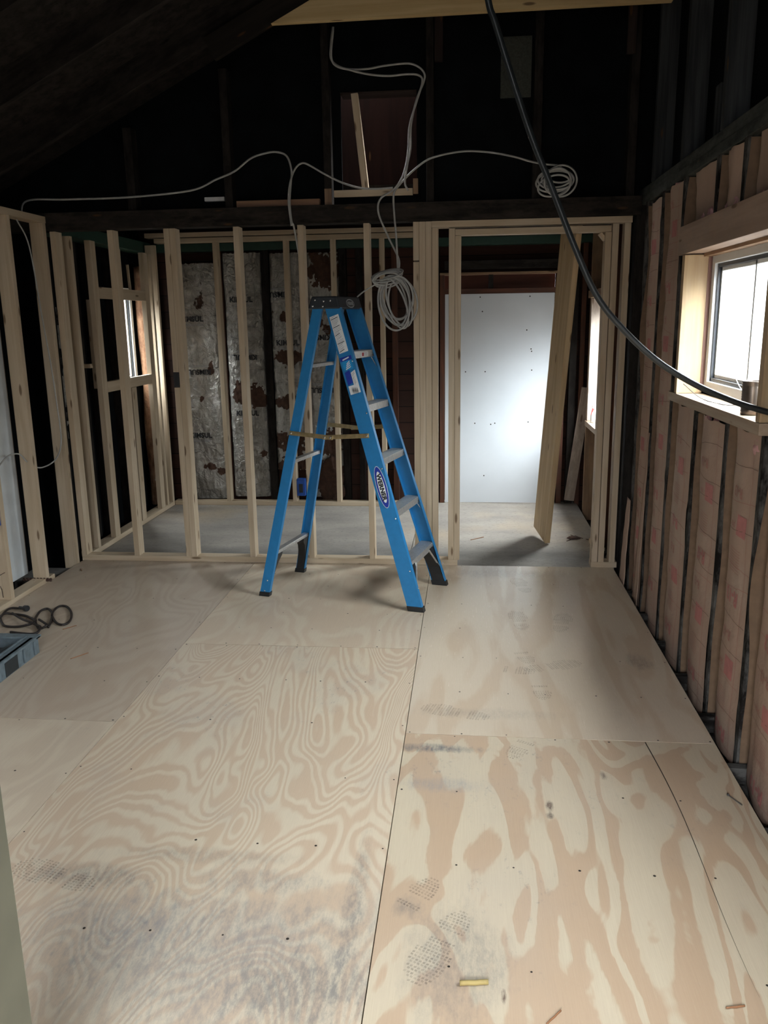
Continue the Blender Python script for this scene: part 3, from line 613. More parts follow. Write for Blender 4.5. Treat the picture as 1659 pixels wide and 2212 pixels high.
# ================================================================ INSULATION
def kraft_batt(y0, y1, z0, z1, seed, label, amp=1., marks=True, se0=.87, deep=0.):
    """paper faced batt in the right wall: face sags towards the far stud and its flange folds back to it"""
    def X(s, z):
        b = 1.031+deep+.020*max(0, s)**1.8-.010*math.sin(math.pi*min(1, s/.9))**2
        b += amp*(.006*fn(s*2.2, z*2.1, seed*3.7)+.007*fn(s*1.1, z*5.0, seed*1.9)+.003*fn(s*6, z*13, seed))
        return b
    def SE(z): return se0+.055*fn(z*1.7, seed*2.3, 1.)+.02*fn(z*7, seed, 4.)
    NS, NZ = 16, max(10, int((z1-z0)/.035)); m = MB(); rows = []
    for j in range(NZ+1):
        z = z0+(z1-z0)*j/NZ; se = SE(z); row = []
        lo = -.004+.010*fn(z*3, seed, 9.)
        for i in range(NS+1):
            s = lo+(se-lo)*i/NS; row.append((X(s, z)+.012*(1 if i == NS else 0), s))
        row.append((1.085+.006*fn(z*4, seed), min(.985, se+.03))); row.append((1.09, .992)); row.append((1.036+.022*fn(z*2.3, seed, 2), .993))
        rows.append([(x, y0+s*(y1-y0), z+(.015*fn(s*3, seed) if j in (0, NZ) else 0)) for x, s in row])
    k = len(rows[0]); m.v = [Vector(p) for r in rows for p in r]
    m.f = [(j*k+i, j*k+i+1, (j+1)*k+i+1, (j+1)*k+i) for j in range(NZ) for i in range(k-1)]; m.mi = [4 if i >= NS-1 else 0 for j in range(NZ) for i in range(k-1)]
    def done():
        o = m.build('insulation_batt', [KRAFT, INKP, INKL, INKD, KRAFT_SHADE], None, smooth=True, origin='auto')
        return tag(o, label, 'insulation', 'kraft paper faced insulation batts in the right wall')
    if not marks: return done()
    rr = random.Random(seed*11)
    class P:
        @staticmethod
        def add(v_, f_, mi_): m.add(v_, f_, mi_+1)
    def at(s, z): return (X(s, z)-.0022, y0+s*(y1-y0), z)
    def txt(t, size, s0, zc, rot, mi, bold=.0):
        vs_, fs_ = text_mesh(t, size, bold); c_, s_ = math.cos(rot), math.sin(rot)
        # reading direction: screen right is towards smaller y
        P.add([at(s0-(a*c_-b*s_)/(y1-y0), zc+(a*s_+b*c_)) for a, b in vs_ if True], fs_, mi)
    def rect(s0, s1, za, zb, mi, nz=4, ns=3):
        vs_ = [at(s0+(s1-s0)*i/ns, za+(zb-za)*j/nz) for j in range(nz+1) for i in range(ns+1)]
        P.add(vs_, [(j*(ns+1)+i, j*(ns+1)+i+1, (j+1)*(ns+1)+i+1, (j+1)*(ns+1)+i) for j in range(nz) for i in range(ns)], mi)
    def curve_line(z, s0, s1, mi, w=.0016, sag=.015):
        rect_pts = []
        ns = 10
        for i in range(ns+1):
            s = s0+(s1-s0)*i/ns; zz = z+sag*math.sin(i/ns*3.0+seed)+.004*fn(s*9, z*9, seed)
            rect_pts += [at(s, zz-w), at(s, zz+w)]
        P.add(rect_pts, [(2*i, 2*i+1, 2*i+3, 2*i+2) for i in range(ns)], mi)
    z = z0+.06+rr.uniform(0, .2); h = y1-y0
    while z < z1-.30:
        txt('R-13', .075, .45, z, math.pi, 0, .003); z += .10
        for q in range(9):
            if z > z1-.05: break
            rect(.30, .62, z, z+.0022, 1, 1, 8); z += .011
        z += .05
        if z < z1-.1:
            rect(.20, .44, z, z+.08, 0); txt('pink', .04, .60, z+.03, math.pi, 1, .0006)
        z += .16
        if z < z1-.06: txt('R-13', .055, .5, z, math.pi, 1, .002)
        z += .10+rr.uniform(0, .06)
    zz = z0+.05
    while zz < z1-.03:
        curve_line(zz, .03, .80, 2 if rr.random() < .5 else 1, .0011, rr.uniform(-.02, .02)); zz += rr.uniform(.06, .16)
    nzl = int((z1-z0)/.05)
    P.add([q for j in range(nzl+1) for q in (at(.150, z0+.02+(z1-z0-.04)*j/nzl), at(.158, z0+.02+(z1-z0-.04)*j/nzl))], [(2*j, 2*j+1, 2*j+3, 2*j+2) for j in range(nzl)], 1)
    return done()
def tuft(y, z, r, seed, parent, x=1.045):
    m = MB(); bm = bmesh.new(); bmesh.ops.create_icosphere(bm, subdivisions=3, radius=1)
    for v in bm.verts:
        k = 1+.5*noise.noise(v.co*2.2+Vector((seed, 0, 0))); v.co = Vector((x+v.co.x*r*.35*k, y+v.co.y*r*k, z+v.co.z*r*.8*k))
    m.v = [v.co.copy() for v in bm.verts]; m.f = [tuple(v.index for v in f.verts) for f in bm.faces]; m.mi = [0]*len(m.f); bm.free()
    m.build('fibreglass_tuft', PINKF, parent, smooth=True)
ZB = -.09
b1 = kraft_batt(4.817, 5.185, ZB, 2.24, 1, 'full height kraft paper batt farthest from the camera beside the black corner post')
b2 = kraft_batt(4.367, 4.775, ZB, 2.255, 2, 'full height kraft paper batt with a torn hanging strip, second from the corner post', se0=.80)
b3 = kraft_batt(3.897, 4.325, ZB, 1.20, 3, 'kraft paper batt below the far end of the window sill')
b4 = kraft_batt(3.427, 3.855, ZB, 1.19, 4, 'kraft paper batt below the middle of the window sill')
b5 = kraft_batt(3.004, 3.385, ZB, 1.20, 5, 'kraft paper batt below the near end of the sill, under the tin can', se0=.82)
b6 = kraft_batt(2.552, 2.958, ZB, 2.20, 6, 'kraft paper batt nearest the camera at the right edge')
b7 = kraft_batt(2.092, 2.51, ZB, 2.20, 7, 'kraft paper batt just outside the right edge of the view', marks=False)
for y0, y1, sd, lb in ((3.822, 4.322, 8, 'crumpled short batt above the window header, farthest of the three'), (3.467, 3.773, 9, 'smooth short batt above the window header, middle of the three'), (3.017, 3.418, 10, 'bulging short batt above the window header, nearest the camera')):
    b = kraft_batt(y0, y1, 2.035, 2.262, sd, lb, amp=2.2, marks=False, se0=.86, deep=.012)
    tuft(y0+.08, 2.05, .035, sd, b); tuft(y0+.2, 2.045, .028, sd+3, b)
tuft(4.52, 2.235, .05, 5, b2); tuft(4.62, 2.24, .035, 6, b2); tuft(3.72, 1.178, .03, 7, b4); tuft(3.60, 1.176, .028, 8, b4); tuft(3.05, 1.16, .05, 9, b5)
for b, y in ((b1, 4.9), (b2, 4.5), (b3, 4.05), (b4, 3.6), (b5, 3.15), (b6, 2.7)): tuft(y, ZB+.03, .06, y, b, 1.05)
# torn paper strip hanging from the second batt
m = MB(); rows = []
for j in range(24):
    t = j/23; z = .98-t*1.0; w = .02+.055*t; y = 4.74-.02*t; x = 1.018-.035*t+.006*fn(z*6, 3)
    rows.append([(x+.004*math.sin(i), y-w*(i/4-.5)*2, z) for i in range(5)])
m.v = [Vector(p) for r in rows for p in r]; m.f = [(j*5+i, j*5+i+1, j*5+i+6, j*5+i+5) for j in range(23) for i in range(4)]; m.mi = [0]*len(m.f)
o = m.build('torn_flap', KRAFT, b2, smooth=True); o.modifiers.new('t', 'SOLIDIFY').thickness = .0015
m = MB(); rows = []
for j in range(16):
    t = j/15; z = .52-t*.56; rows.append([(1.0-.02*t+.004*fn(z*9, i), 5.12+(-.05+.022*i)*(1+.6*t), z) for i in range(6)])
m.v = [Vector(p) for r in rows for p in r]; m.f = [(j*6+i, j*6+i+1, j*6+i+7, j*6+i+6) for j in range(15) for i in range(5)]; m.mi = [0]*len(m.f)
o = m.build('torn_flap', KRAFT, b1, smooth=True); o.modifiers.new('t', 'SOLIDIFY').thickness = .0015

def foil_batt(x0, x1, z0, z1, seed, label, marks=(), holes=(), yf=7.335, along='x', topcut=0.):
    def Yf(s, z):
        e = min(1, max(0, min(s, 1-s))/.12)
        return yf+.03-.045*math.sqrt(max(0, e))-.020*fn(s*2.5, z*3.5, seed*2.1)-.010*fn(s*7, z*9+s*6, seed)-.006*fn(s*16, z*22, seed+3)
    NS, NZ = 60, int((z1-z0)/.0075); m = MB(); mi = []
    for j in range(NZ+1):
        z = z0+(z1-z0)*j/NZ
        for i in range(NS+1):
            s = i/NS; zz = z
            if j == NZ: zz = z-.02*abs(fn(s*8, seed))
            xx = x0+(x1-x0)*s+(.006*fn(z*8, seed) if i in (0, NS) else 0)
            m.v.append(Vector((xx, Yf(s, z), zz)) if along == 'x' else Vector((Yf(s, z), xx, zz)))
    for j in range(NZ):
        for i in range(NS):
            cx_ = x0+(x1-x0)*(i+.5)/NS; cz = z0+(z1-z0)*(j+.5)/NZ; mm = 0
            for (hx, hz, rx, rz) in holes:
                if ((cx_-hx)/rx)**2+((cz-hz)/rz)**2 < 1+1.1*fn(cx_*14, cz*14, seed)+.8*fn(cx_*40, cz*40, seed): mm = 1
            m.f.append((j*(NS+1)+i, j*(NS+1)+i+1, (j+1)*(NS+1)+i+1, (j+1)*(NS+1)+i)); m.mi.append(mm)
    if marks:
        w = x1-x0
        class P:
            @staticmethod
            def add(v_, f_, mi_): m.add(v_, f_, mi_+2)
        for (mx_, mz, rot) in marks:
            vs_, fs_ = text_mesh('KIMSUL', .062, .0022, 1.0)
            c_, s_ = math.cos(rot), math.sin(rot)
            Q = [(mx_+a*c_-b*s_, mz+a*s_+b*c_) for a, b in vs_]; Q = [(min(max(x, x0+.004), x1-.004), z) for x, z in Q]
            P.add([(x, Yf((x-x0)/w, z)-.007, z) for x, z in Q], fs_, 0)
            for k in range(2):
                dz = -.045-.012*k; za = mz+dz*c_; a_ = mx_-.085*c_; b_ = mx_+.10*c_
                lo_, hi_ = max(min(a_, b_), x0+.004), min(max(a_, b_), x1-.004); nn = 12
                P.add([q for i in range(nn+1) for q in ((lo_+(hi_-lo_)*i/nn, Yf((lo_+(hi_-lo_)*i/nn-x0)/w, za)-.006, za-.002), (lo_+(hi_-lo_)*i/nn, Yf((lo_+(hi_-lo_)*i/nn-x0)/w, za)-.006, za+.002))],
                      [(2*i, 2*i+1, 2*i+3, 2*i+2) for i in range(nn)], 1)
    o = m.build('foil_insulation_batt', [FOIL, TORN, BLACKI, GREYINK], None, smooth=True, origin='auto'); tag(o, label, 'insulation', 'silver foil faced insulation batts')
    return o
PI = math.pi
foil_batt(-2.55, -2.195, .03, 2.13, 1, 'silver foil batt at the far wall, leftmost of the four', marks=((-2.44, 1.655, 0), (-2.40, 1.19, PI), (-2.42, .62, 0)), holes=((-2.30, 1.23, .03, .06), (-2.40, .95, .02, .025), (-2.36, .33, .05, .03), (-2.25, .28, .04, .03)))
foil_batt(-2.145, -1.805, .05, 2.21, 2, 'bright foil batt with a torn brown hole, second from the left at the far wall', marks=((-1.985, 1.815, 0), (-1.97, 1.315, PI), (-1.975, .82, 0)), holes=((-2.03, .99, .09, .10), (-1.91, .97, .14, .10), (-1.85, .45, .03, .03)))
foil_batt(-1.73, -1.455, .30, 2.20, 3, 'ragged foil batt behind the ladder, third from the left at the far wall', marks=((-1.66, 1.85, PI), (-1.58, 1.44, 0)), holes=((-1.60, 1.66, .05, .05), (-1.57, 1.30, .12, .08), (-1.62, .92, .12, .06), (-1.58, .55, .16, .10), (-1.56, .35, .16, .10)))
foil_batt(-1.40, -1.12, .05, 2.20, 4, 'torn foil batt directly behind the ladder, rightmost of the four at the far wall', marks=((-1.30, 1.48, PI), (-1.29, 1.02, PI)), holes=((-1.25, 2.06, .16, .17), (-1.32, 1.62, .06, .06), (-1.20, 1.55, .07, .05), (-1.23, .55, .12, .12), (-1.24, .22, .16, .15), (-1.18, 1.2, .03, .05)))
foil_batt(5.62, 5.93, .3, 2.1, 6, 'narrow crumpled foil batt in the left wall beyond the partition corner', yf=-2.90, along='y')
# brown rubbish of batting under the foil
def clump(x, y, z, sx, sy, sz, seed, mat, name, label, cat):
    bm = bmesh.new(); bmesh.ops.create_icosphere(bm, subdivisions=4, radius=1); m = MB()
    for v in bm.verts:
        k = 1+.45*noise.noise(v.co*1.8+Vector((seed, 0, 0)))+.22*noise.noise(v.co*5+Vector((0, seed, 0)))
        v.co = Vector((x+v.co.x*sx*k, y+v.co.y*sy*k, max(0.002, z+v.co.z*sz*k)))
    m.v = [v.co.copy() for v in bm.verts]; m.f = [tuple(v.index for v in f.verts) for f in bm.faces]; m.mi = [0]*len(m.f); bm.free()
    return tag(m.build(name, mat, None, smooth=True), label, cat)
clump(-1.24, 7.305, .20, .12, .035, .20, 3, TORN, 'loose_insulation', 'brown clump of fallen insulation at the foot of the far wall', 'insulation')

# ================================================================ white panel, planks
m = MB(); m.box((-.200, 7.335, .004), (.725, 7.350, 1.828))
o = m.build('white_board', [WHITEP], None, bevel=.002)
tag(o, 'white board screwed over the old doorway in the far wall', 'panel')
m = MB()
for (x, z) in ((-.02, 1.17), (.15, 1.17), (.065, .72), (.205, .71), (.24, .72), (.10, 1.80), (.52, 1.80), (.54, 1.36), (.545, 1.34), (.55, 1.18), (.53, .73), (.15, .25), (.12, 1.68), (.50, 1.52)):
    m = MB(); m.lathe([(.006, 0), (.006, -.002)], (x, 7.336, z), 8, axis='Y'); m.build('screw', SCREW, o)
near = Vector((.572, 5.934, 0)); L = Vector((.09, -.455, 2.12)).normalized(); h = Vector((math.cos(math.radians(103)), math.sin(math.radians(103)), 0))
Wd = (h-L*h.dot(L)).normalized(); T = Wd.cross(L)
c0 = near+Wd*.143+T*.019+L*.008
o = board('leaning_plank', c0, c0+L*2.33, Wd, .286, .038, lumber_mat('plank_wood', (.60, .45, .27), (.46, .32, .175), stain=.12, stainc=(.3, .27, .22)))
tag(o, 'wide pine plank leaning in the doorway from the floor to the header', 'plank')
m = MB()
for (s, w) in ((.10, .20), (.42, .5), (.52, .3), (.60, .2)): pass
o = board('leaning_board', (.90, 7.28, .04), (1.02, 7.30, 1.03), (1, 0, 0), .085, .025, PALEB); tag(o, 'thin weathered board leaning in the far right corner below the window', 'board')

# ================================================================ LADDER
lad = empty('step_ladder', (-.685, 4.816, 0), math.atan2(-.232, .973), 'blue fibreglass step ladder with aluminium steps standing open on the plywood floor', 'ladder')
LM = W[lad]
def lb(m, name, mats, **k):
    return m.build(name, mats, lad, local=Matrix.Identity(4), **k)
ZC = 1.686
def rivet(parent, c, axis='Y', sg=1, r=.0048, h=.002, mat=None):
    m = MB(); m.lathe([(r, 0), (r, sg*h), (r*.45, sg*(h+.0022))], c, 10, axis=axis)
    return m.build('rivet', mat or RIVET, parent, local=W[parent].inverted() @ LM)
def lerp(a, b, t): return a+(b-a)*t
def bo(z): return lerp(.27, .171, z/ZC)             # outer face of the rails
def af(z): return lerp(.522, .022, z/ZC)            # front edge of the front rails
def ar(z): return lerp(-.516, -.146, z/ZC)          # rear edge of the rear rails
def chan(a0, a1, b, sg, f, t=.004):
    q = [(a0, 0), (a1, 0), (a1, f), (a1-t, f), (a1-t, t), (a0+t, t), (a0+t, f), (a0, f)]
    return [(a, b+sg*y) for a, y in q]
for s in (-1, 1):
    z0_, z1_ = .028, ZC+.02
    m = MB(); m.prism([(a, b, z0_) for a, b in chan(af(z0_)-.090, af(z0_), s*bo(z0_), -s, .030)], [(a, b, z1_) for a, b in chan(af(z1_)-.090, af(z1_), s*bo(z1_), -s, .030)])
    fr = lb(m, 'front_rail', BLUE)
    m = MB(); m.prism([(a, b, z0_) for a, b in chan(ar(z0_), ar(z0_)+.062, s*bo(z0_), -s, .026)], [(a, b, z1_) for a, b in chan(ar(z1_), ar(z1_)+.055, s*bo(z1_), -s, .026)])
    rr_ = lb(m, 'rear_rail', BLUE)
    # rubber feet
    m = MB(); a1 = af(0); m.prism([(a1-.093, s*(bo(0)+.003), 0), (a1+.004, s*(bo(0)+.003), 0), (a1+.004, s*(bo(0)-.036), 0), (a1-.093, s*(bo(0)-.036), 0)], [(a-.008, b, .03) for a, b in ((a1-.093, s*(bo(0)+.003)), (a1+.004, s*(bo(0)+.003)), (a1+.004, s*(bo(0)-.036)), (a1-.093, s*(bo(0)-.036)))])
    lb(m, 'foot', BLACKP, bevel=.002)
    m = MB(); a1 = ar(0); m.prism([(a, s*b, 0) for a, b in ((a1-.003, bo(0)+.003), (a1+.066, bo(0)+.003), (a1+.066, bo(0)-.034), (a1-.003, bo(0)-.034))], [(a+.006, s*b, .028) for a, b in ((a1-.003, bo(0)+.003), (a1+.066, bo(0)+.003), (a1+.066, bo(0)-.034), (a1-.003, bo(0)-.034))])
    lb(m, 'foot', BLACKP, bevel=.002)
    # curved plastic braces below the lowest step / bar
    prof = [(.004, .255), (.004, .02), (.032, .02), (.030, .07), (.034, .12), (.048, .165), (.068, .205), (.098, .235), (.100, .255)]
    m = MB(); a0, a1 = -.082, -.008
    m.prism([(af(z)+a0, s*(bo(z)-d), z) for d, z in prof], [(af(z)+a1, s*(bo(z)-d), z) for d, z in prof]); lb(m, 'foot_brace', BLACKP)
    m = MB(); m.prism([(ar(z)+.006, s*(bo(z)-d), z) for d, z in prof], [(ar(z)+.056, s*(bo(z)-d), z) for d, z in prof]); lb(m, 'foot_brace', BLACKP)
    m = MB(); m.tube([(af(.25)-.008, s*(bo(.25)-.12), .25), (af(.12)-.008, s*(bo(.12)-.008), .11)], .006, 6, flat=.5); lb(m, 'metal_strut', ALU)
    for zz in (1.42, .545): 
        m = MB(); m.tube([(af(zz)-.012, s*(bo(zz)-.055), zz-.01), (af(zz-.05)-.012, s*(bo(zz)-.006), zz-.065)], .003, 6); lb(m, 'metal_strut', RIVET)
    # rivets on this side
    for (a, zz, p_) in [(af(q-.03)-.012, q-.035, fr) for q in (1.437, 1.152, .845, .565, .27)]+[(ar(.03)+.030, .035, rr_), (ar(.1)+.034, .10, rr_), (af(.06)-.012, .14, fr)]:
        rivet(p_, (a, s*bo(zz), zz), 'Y', s)
    # spreader: two hinged links
    bb = s*(bo(.99)+.006); A = Vector((.183, bb, .992)); B = Vector((-.282, bb, .994)); C = Vector((-.055, bb+s*.002, .975))
    m = MB()
    for p, q in ((B, C+Vector((.02, 0, 0))), (C-Vector((.02, 0, 0)), A)):
        d = (q-p).normalized(); up = Vector((-d.z, 0, d.x)); hw = .0125
        for e in (0,):
            lo = [p-d*.012-up*hw, q+d*.012-up*hw, q+d*.012+up*hw, p-d*.012+up*hw]
            off_ = Vector((0, s*(.0 if q is A else .004), 0)); m.prism([v+off_ for v in lo], [v+off_+Vector((0, s*.003, 0)) for v in lo])
    sp = lb(m, 'spreader', BRASS, bevel=.001)
    for p in (A, B, C-Vector((.018, 0, 0)), C+Vector((.018, 0, 0))): rivet(sp, (p.x, p.y, p.z), 'Y', s, .006, .010)
# steps
for zz in (1.452, 1.158, .860, .568, .278):
    b_ = bo(zz)-.006; a1 = af(zz)-.003; a0 = a1-.082; m = MB()
    m.box((a0, -b_, zz-.004), (a1, b_, zz)); m.box((a1-.003, -b_, zz-.040), (a1, b_, zz-.004)); m.box((a0, -b_, zz-.028), (a0+.003, b_, zz-.004))
    for k in range(7): m.box((a0+.008+k*.010, -b_+.004, zz), (a0+.012+k*.010, b_-.004, zz+.0012))
    st = lb(m, 'step', ALU, bevel=.0008)
    for bb in (-b_+.03, b_-.03): rivet(st, (a1, bb, zz-.022), 'X', 1, .0045, .002, STEEL)
    if zz > 1.4:
        m = MB(); m.box((a1+.0006, -.035, zz-.034), (a1+.0012, .075, zz-.008)); m.box((a1+.0013, -.025, zz-.031), (a1+.0018, .005, zz-.011), 1)
        for k in range(3): m.box((a1+.0013, .012, zz-.029+k*.007), (a1+.0018, .06, zz-.0265+k*.007), 2)
        m.build('step_sticker', [WHITE, RED, GREYINK], st, local=Matrix.Identity(4))
for zz in (1.382, .830, .275):
    b_ = bo(zz)-.008; a0 = ar(zz)+.010; m = MB()
    m.box((a0, -b_, zz-.003), (a0+.036, b_, zz)); m.box((a0, -b_, zz-.020), (a0+.0025, b_, zz-.003)); m.box((a0+.0335, -b_, zz-.020), (a0+.036, b_, zz-.003))
    lb(m, 'rear_bar', ALU, bevel=.0008)
# top cap
m = MB(); P0 = [(-.170, -.182), (.022, -.182), (.022, .182), (-.170, .182)]; P1 = [(-.150, -.172), (.004, -.172), (.004, .172), (-.150, .172)]
m.prism([(a, b, ZC) for a, b in P0], [(a, b, ZC+.068) for a, b in P1]); cap = lb(m, 'top_cap', CAPG, bevel=.008)
for a, zz in ((-.128, 1.735), (-.075, 1.728), (-.035, 1.730), (-.140, 1.702), (-.080, 1.700)): rivet(cap, (a, -.182+.010*(zz-ZC)/.068+.001, zz), 'Y', -1, .0055, .003)
m = MB(); m.box((-.125, -.11, ZC+.0685), (-.02, .11, ZC+.0695)); m.box((-.135, .12, ZC+.0685), (-.01, .15, ZC+.0695)); m.build('cap_tray', BLACKP, cap, local=Matrix.Identity(4))
def oval(m, cx_, cy_, rx, ry, f, mi, n_=32, inner=0):
    o_ = [(cx_+rx*math.cos(2*PI*i/n_), cy_+ry*math.sin(2*PI*i/n_)) for i in range(n_)]
    if inner:
        i_ = [(cx_+(rx-inner)*math.cos(2*PI*i/n_), cy_+(ry-inner)*math.sin(2*PI*i/n_)) for i in range(n_)]
        m.add([f(x, y) for x, y in o_+i_], [(i, (i+1) % n_, n_+(i+1) % n_, n_+i) for i in range(n_)], mi)
    else: m.add([f(x, y) for x, y in o_], [tuple(range(n_))], mi)
sl = .018/.068
capf = lambda e: (lambda x, y: (.022-sl*(y+.034)+.0012+e, x, ZC+.034+y))
m = MB(); oval(m, .0, -.004, .062, .024, capf(0), 0, inner=.006)
vs_, fs_ = text_mesh('WERNER', .026, .0012, .9); m.add([capf(.0004)(x, y-.004) for x, y in vs_], fs_, 0)
m.build('cap_logo', plain('logo_grey', (.42, .44, .45), .5), cap, local=Matrix.Identity(4))
# near rail face coordinates: s along the rail (0 floor .. 1 cap), t across (0 rear .. .09 front)
def rf(z, t, e=.0012): return (af(z)-.090+t, -(bo(z))-e, z)
def quad(m, z0, z1, t0, t1, mi, e=.0012, sk=.0): m.add([rf(z0, t0, e), rf(z0+sk, t1, e), rf(z1+sk, t1, e), rf(z1, t0, e)], [(0, 1, 2, 3)], mi)
SK = .018
m = MB(); quad(m, 1.440, 1.640, .012, .070, 0, sk=SK)
rr = random.Random(4)
for k in range(26):
    z = 1.447+k*.0073; bold = k % 6 == 0
    quad(m, z, z+(.0034 if bold else .0018), .016, .016+.048*rr.uniform(.6, 1), 1 if not bold else 2, .0018, SK)
lb(m, 'warning_label', [WHITE, GREYINK, BLACKI])
m = MB(); quad(m, 1.345, 1.415, .012, .072, 0, sk=SK); quad(m, 1.395, 1.417, .006, .078, 1, .0017, SK)
for k in range(4): quad(m, 1.352+k*.010, 1.357+k*.010, .026+.004*k, .060, 2, .002, SK)
quad(m, 1.402, 1.409, .02, .062, 2, .002, SK)
lb(m, 'sticker', [SKYB, LOGOB, WHITE])
m = MB(); quad(m, 1.232, 1.338, .048, .078, 0, sk=SK); quad(m, 1.215, 1.262, .012, .078, 0, .0014, SK)
quad(m, 1.266, 1.336, .012, .045, 3, .0014, SK)
for k in range(8): quad(m, 1.27+k*.008, 1.273+k*.008, .053, .053+.018*rr.uniform(.4, 1), 1, .002, SK)
for k in range(9): quad(m, 1.220, 1.244, .028+k*.0042, .0300+k*.0042+(.001 if k % 3 else 0), 2, .002, SK)
lb(m, 'barcode_label', [WHITE, GREYINK, BLACKI, LOGOB])
# oval maker's logo, long axis along the rail
zc = .705; ax = Vector((rf(.83, .045)[0]-rf(.58, .045)[0], rf(.83, .045)[1]-rf(.58, .045)[1], .25)).normalized(); cr = Vector((1, 0, 0)); cr = (cr-ax*cr.dot(ax)).normalized()
pc = Vector(rf(zc, .046, 0)); nrm = cr.cross(ax); nrm = nrm if nrm.y < 0 else -nrm
def lf_(e): return lambda x, y: tuple(pc+ax*(-x)+cr*y+nrm*e)
m = MB(); oval(m, 0, 0, .122, .0315, lf_(.0012), 1); oval(m, 0, 0, .119, .0285, lf_(.0017), 0); oval(m, 0, 0, .091, .019, lf_(.0022), 1)
vs_, fs_ = text_mesh('WERNER', .034, .0016, 1.12); 
# letters read down the rail
m.add([lf_(.0027)(x, y) for x, y in vs_], fs_, 2)
lb(m, 'logo_sticker', [LOGOB, WHITE, BLACKI])

# ================================================================ CABLES
def cable(name, runs, r, mat, label, cat='cable', flat=.55, n_=8, parent=None, seg=8):
    m = MB()
    for k in runs: m.tube(spline(k, n_), r, seg, flat=flat)
    o = m.build(name, mat, parent, smooth=True, origin='auto' if parent is None else None)
    return tag(o, label, cat) if parent is None else o
left_run = [(-2.88,5.37,2.302),(-2.828,5.365,2.40),(-2.563,5.365,2.402),(-2.161,5.37,2.404),(-1.748,5.37,2.432),(-1.578,5.375,2.493),(-1.456,5.375,2.538),(-1.349,5.37,2.608),(-1.259,5.37,2.634),(-1.186,5.37,2.640),(-1.122,5.37,2.614),(-1.094,5.36,2.532),(-1.097,5.345,2.451),(-1.107,5.337,2.342),(-1.10,5.337,2.23),(-1.09,5.36,2.19),(-1.086,5.480,2.006),(-1.071,5.49,1.778),(-1.083,5.49,1.604),(-1.085,5.49,1.2)]
cable('white_cable', [left_run], .0062, CABLEW, 'thin pale cable running left along the black gable and dropping behind the ladder')
mid_run = [(-1.100,5.33,2.200),(-1.113,5.33,2.340),(-1.102,5.34,2.449),(-1.071,5.365,2.538),(-1.026,5.37,2.571),(-.977,5.37,2.554),(-.897,5.37,2.508),(-.783,5.37,2.451),(-.668,5.355,2.414),(-.567,5.353,2.405),(-.466,5.352,2.408)]
cable('white_cable', [mid_run], .0062, CABLEW, 'pale cable arching from the beam to the batten under the gable opening')
loopA = [(-.812,5.36,3.317),(-.826,5.36,3.225),(-.825,5.36,3.138),(-.746,5.36,3.089),(-.62,5.36,3.081),(-.509,5.36,3.094),(-.371,5.36,3.101),(-.303,5.36,3.078),(-.27,5.36,3.039),(-.276,5.36,2.994),(-.317,5.36,2.902),(-.352,5.36,2.762),(-.356,5.36,2.632),(-.376,5.36,2.541),(-.391,5.35,2.436),(-.372,5.35,2.39)]
loopB = [(-.807,5.345,3.312),(-.818,5.345,3.125),(-.702,5.345,3.073),(-.592,5.345,3.046),(-.481,5.345,3.034),(-.371,5.345,3.039),(-.302,5.345,3.029),(-.283,5.345,2.99),(-.322,5.345,2.873),(-.359,5.345,2.759),(-.369,5.345,2.63),(-.383,5.345,2.539),(-.41,5.345,2.461),(-.461,5.343,2.396),(-.542,5.34,2.345),(-.555,5.335,2.264),(-.499,5.33,2.127),(-.432,5.32,1.988),(-.435,5.31,1.905)]
cable('white_cable', [loopA], .0062, CABLEW, 'pale cable hanging from the collar beam and ending at the batten')
rr = random.Random(3)
coil = []
def ring(cx_, cz_, rx, rz, y, ph=0, tilt=0., dy=.02):
    return [(cx_+rx*math.cos(a)*math.cos(tilt)-rz*math.sin(a)*math.sin(tilt), y+dy*math.sin(a*1+ph), cz_+rx*math.cos(a)*math.sin(tilt)+rz*math.sin(a)*math.cos(tilt)) for a in [2*PI*i/24 for i in range(24)]]
m = MB(); m.tube(spline(loopB, 8), .0062, 8, flat=.55)
for k in range(7):
    rx = .062+.05*rr.random(); rz = .125+.045*rr.random(); cx_ = -.455+rr.uniform(-.03, .035); cz_ = 1.885-rz+rr.uniform(-.02, .01)
    m.tube(spline(ring(cx_, cz_, rx, rz, 5.31-.009*k, k, rr.uniform(-.12, .45), .022), 3, True), .0062, 7, True, flat=.55)
for k in range(4):
    m.tube(spline(ring(-.50, 1.895-.012*k, .098-.006*k, .028+.004*k, 5.275-.004*k, k, .20, .035), 3, True), .0062, 7, True, flat=.55)
m.tube(spline([(-.435,5.30,1.897),(-.522,5.27,1.863),(-.609,5.26,1.817),(-.654,5.26,1.79),(-.689,5.26,1.763)], 6), .0045, 7)
o = m.build('white_cable_coil', CABLEW, None, smooth=True, origin='auto'); tag(o, 'large coil of pale cable hanging in the partition above the ladder', 'cable')
right_run = [(-.436,5.300,1.911),(-.445,5.325,2.099),(-.458,5.335,2.262),(-.459,5.335,2.37),(-.427,5.352,2.422),(-.348,5.365,2.5),(-.269,5.37,2.557),(-.212,5.37,2.579),(-.123,5.37,2.597),(-.012,5.37,2.606),(.126,5.37,2.594),(.264,5.37,2.566),(.36,5.37,2.537),(.443,5.37,2.519),(.53,5.37,2.508),(.55,5.37,2.493)]
m = MB(); m.tube(spline(right_run, 8), .0062, 8, flat=.55)
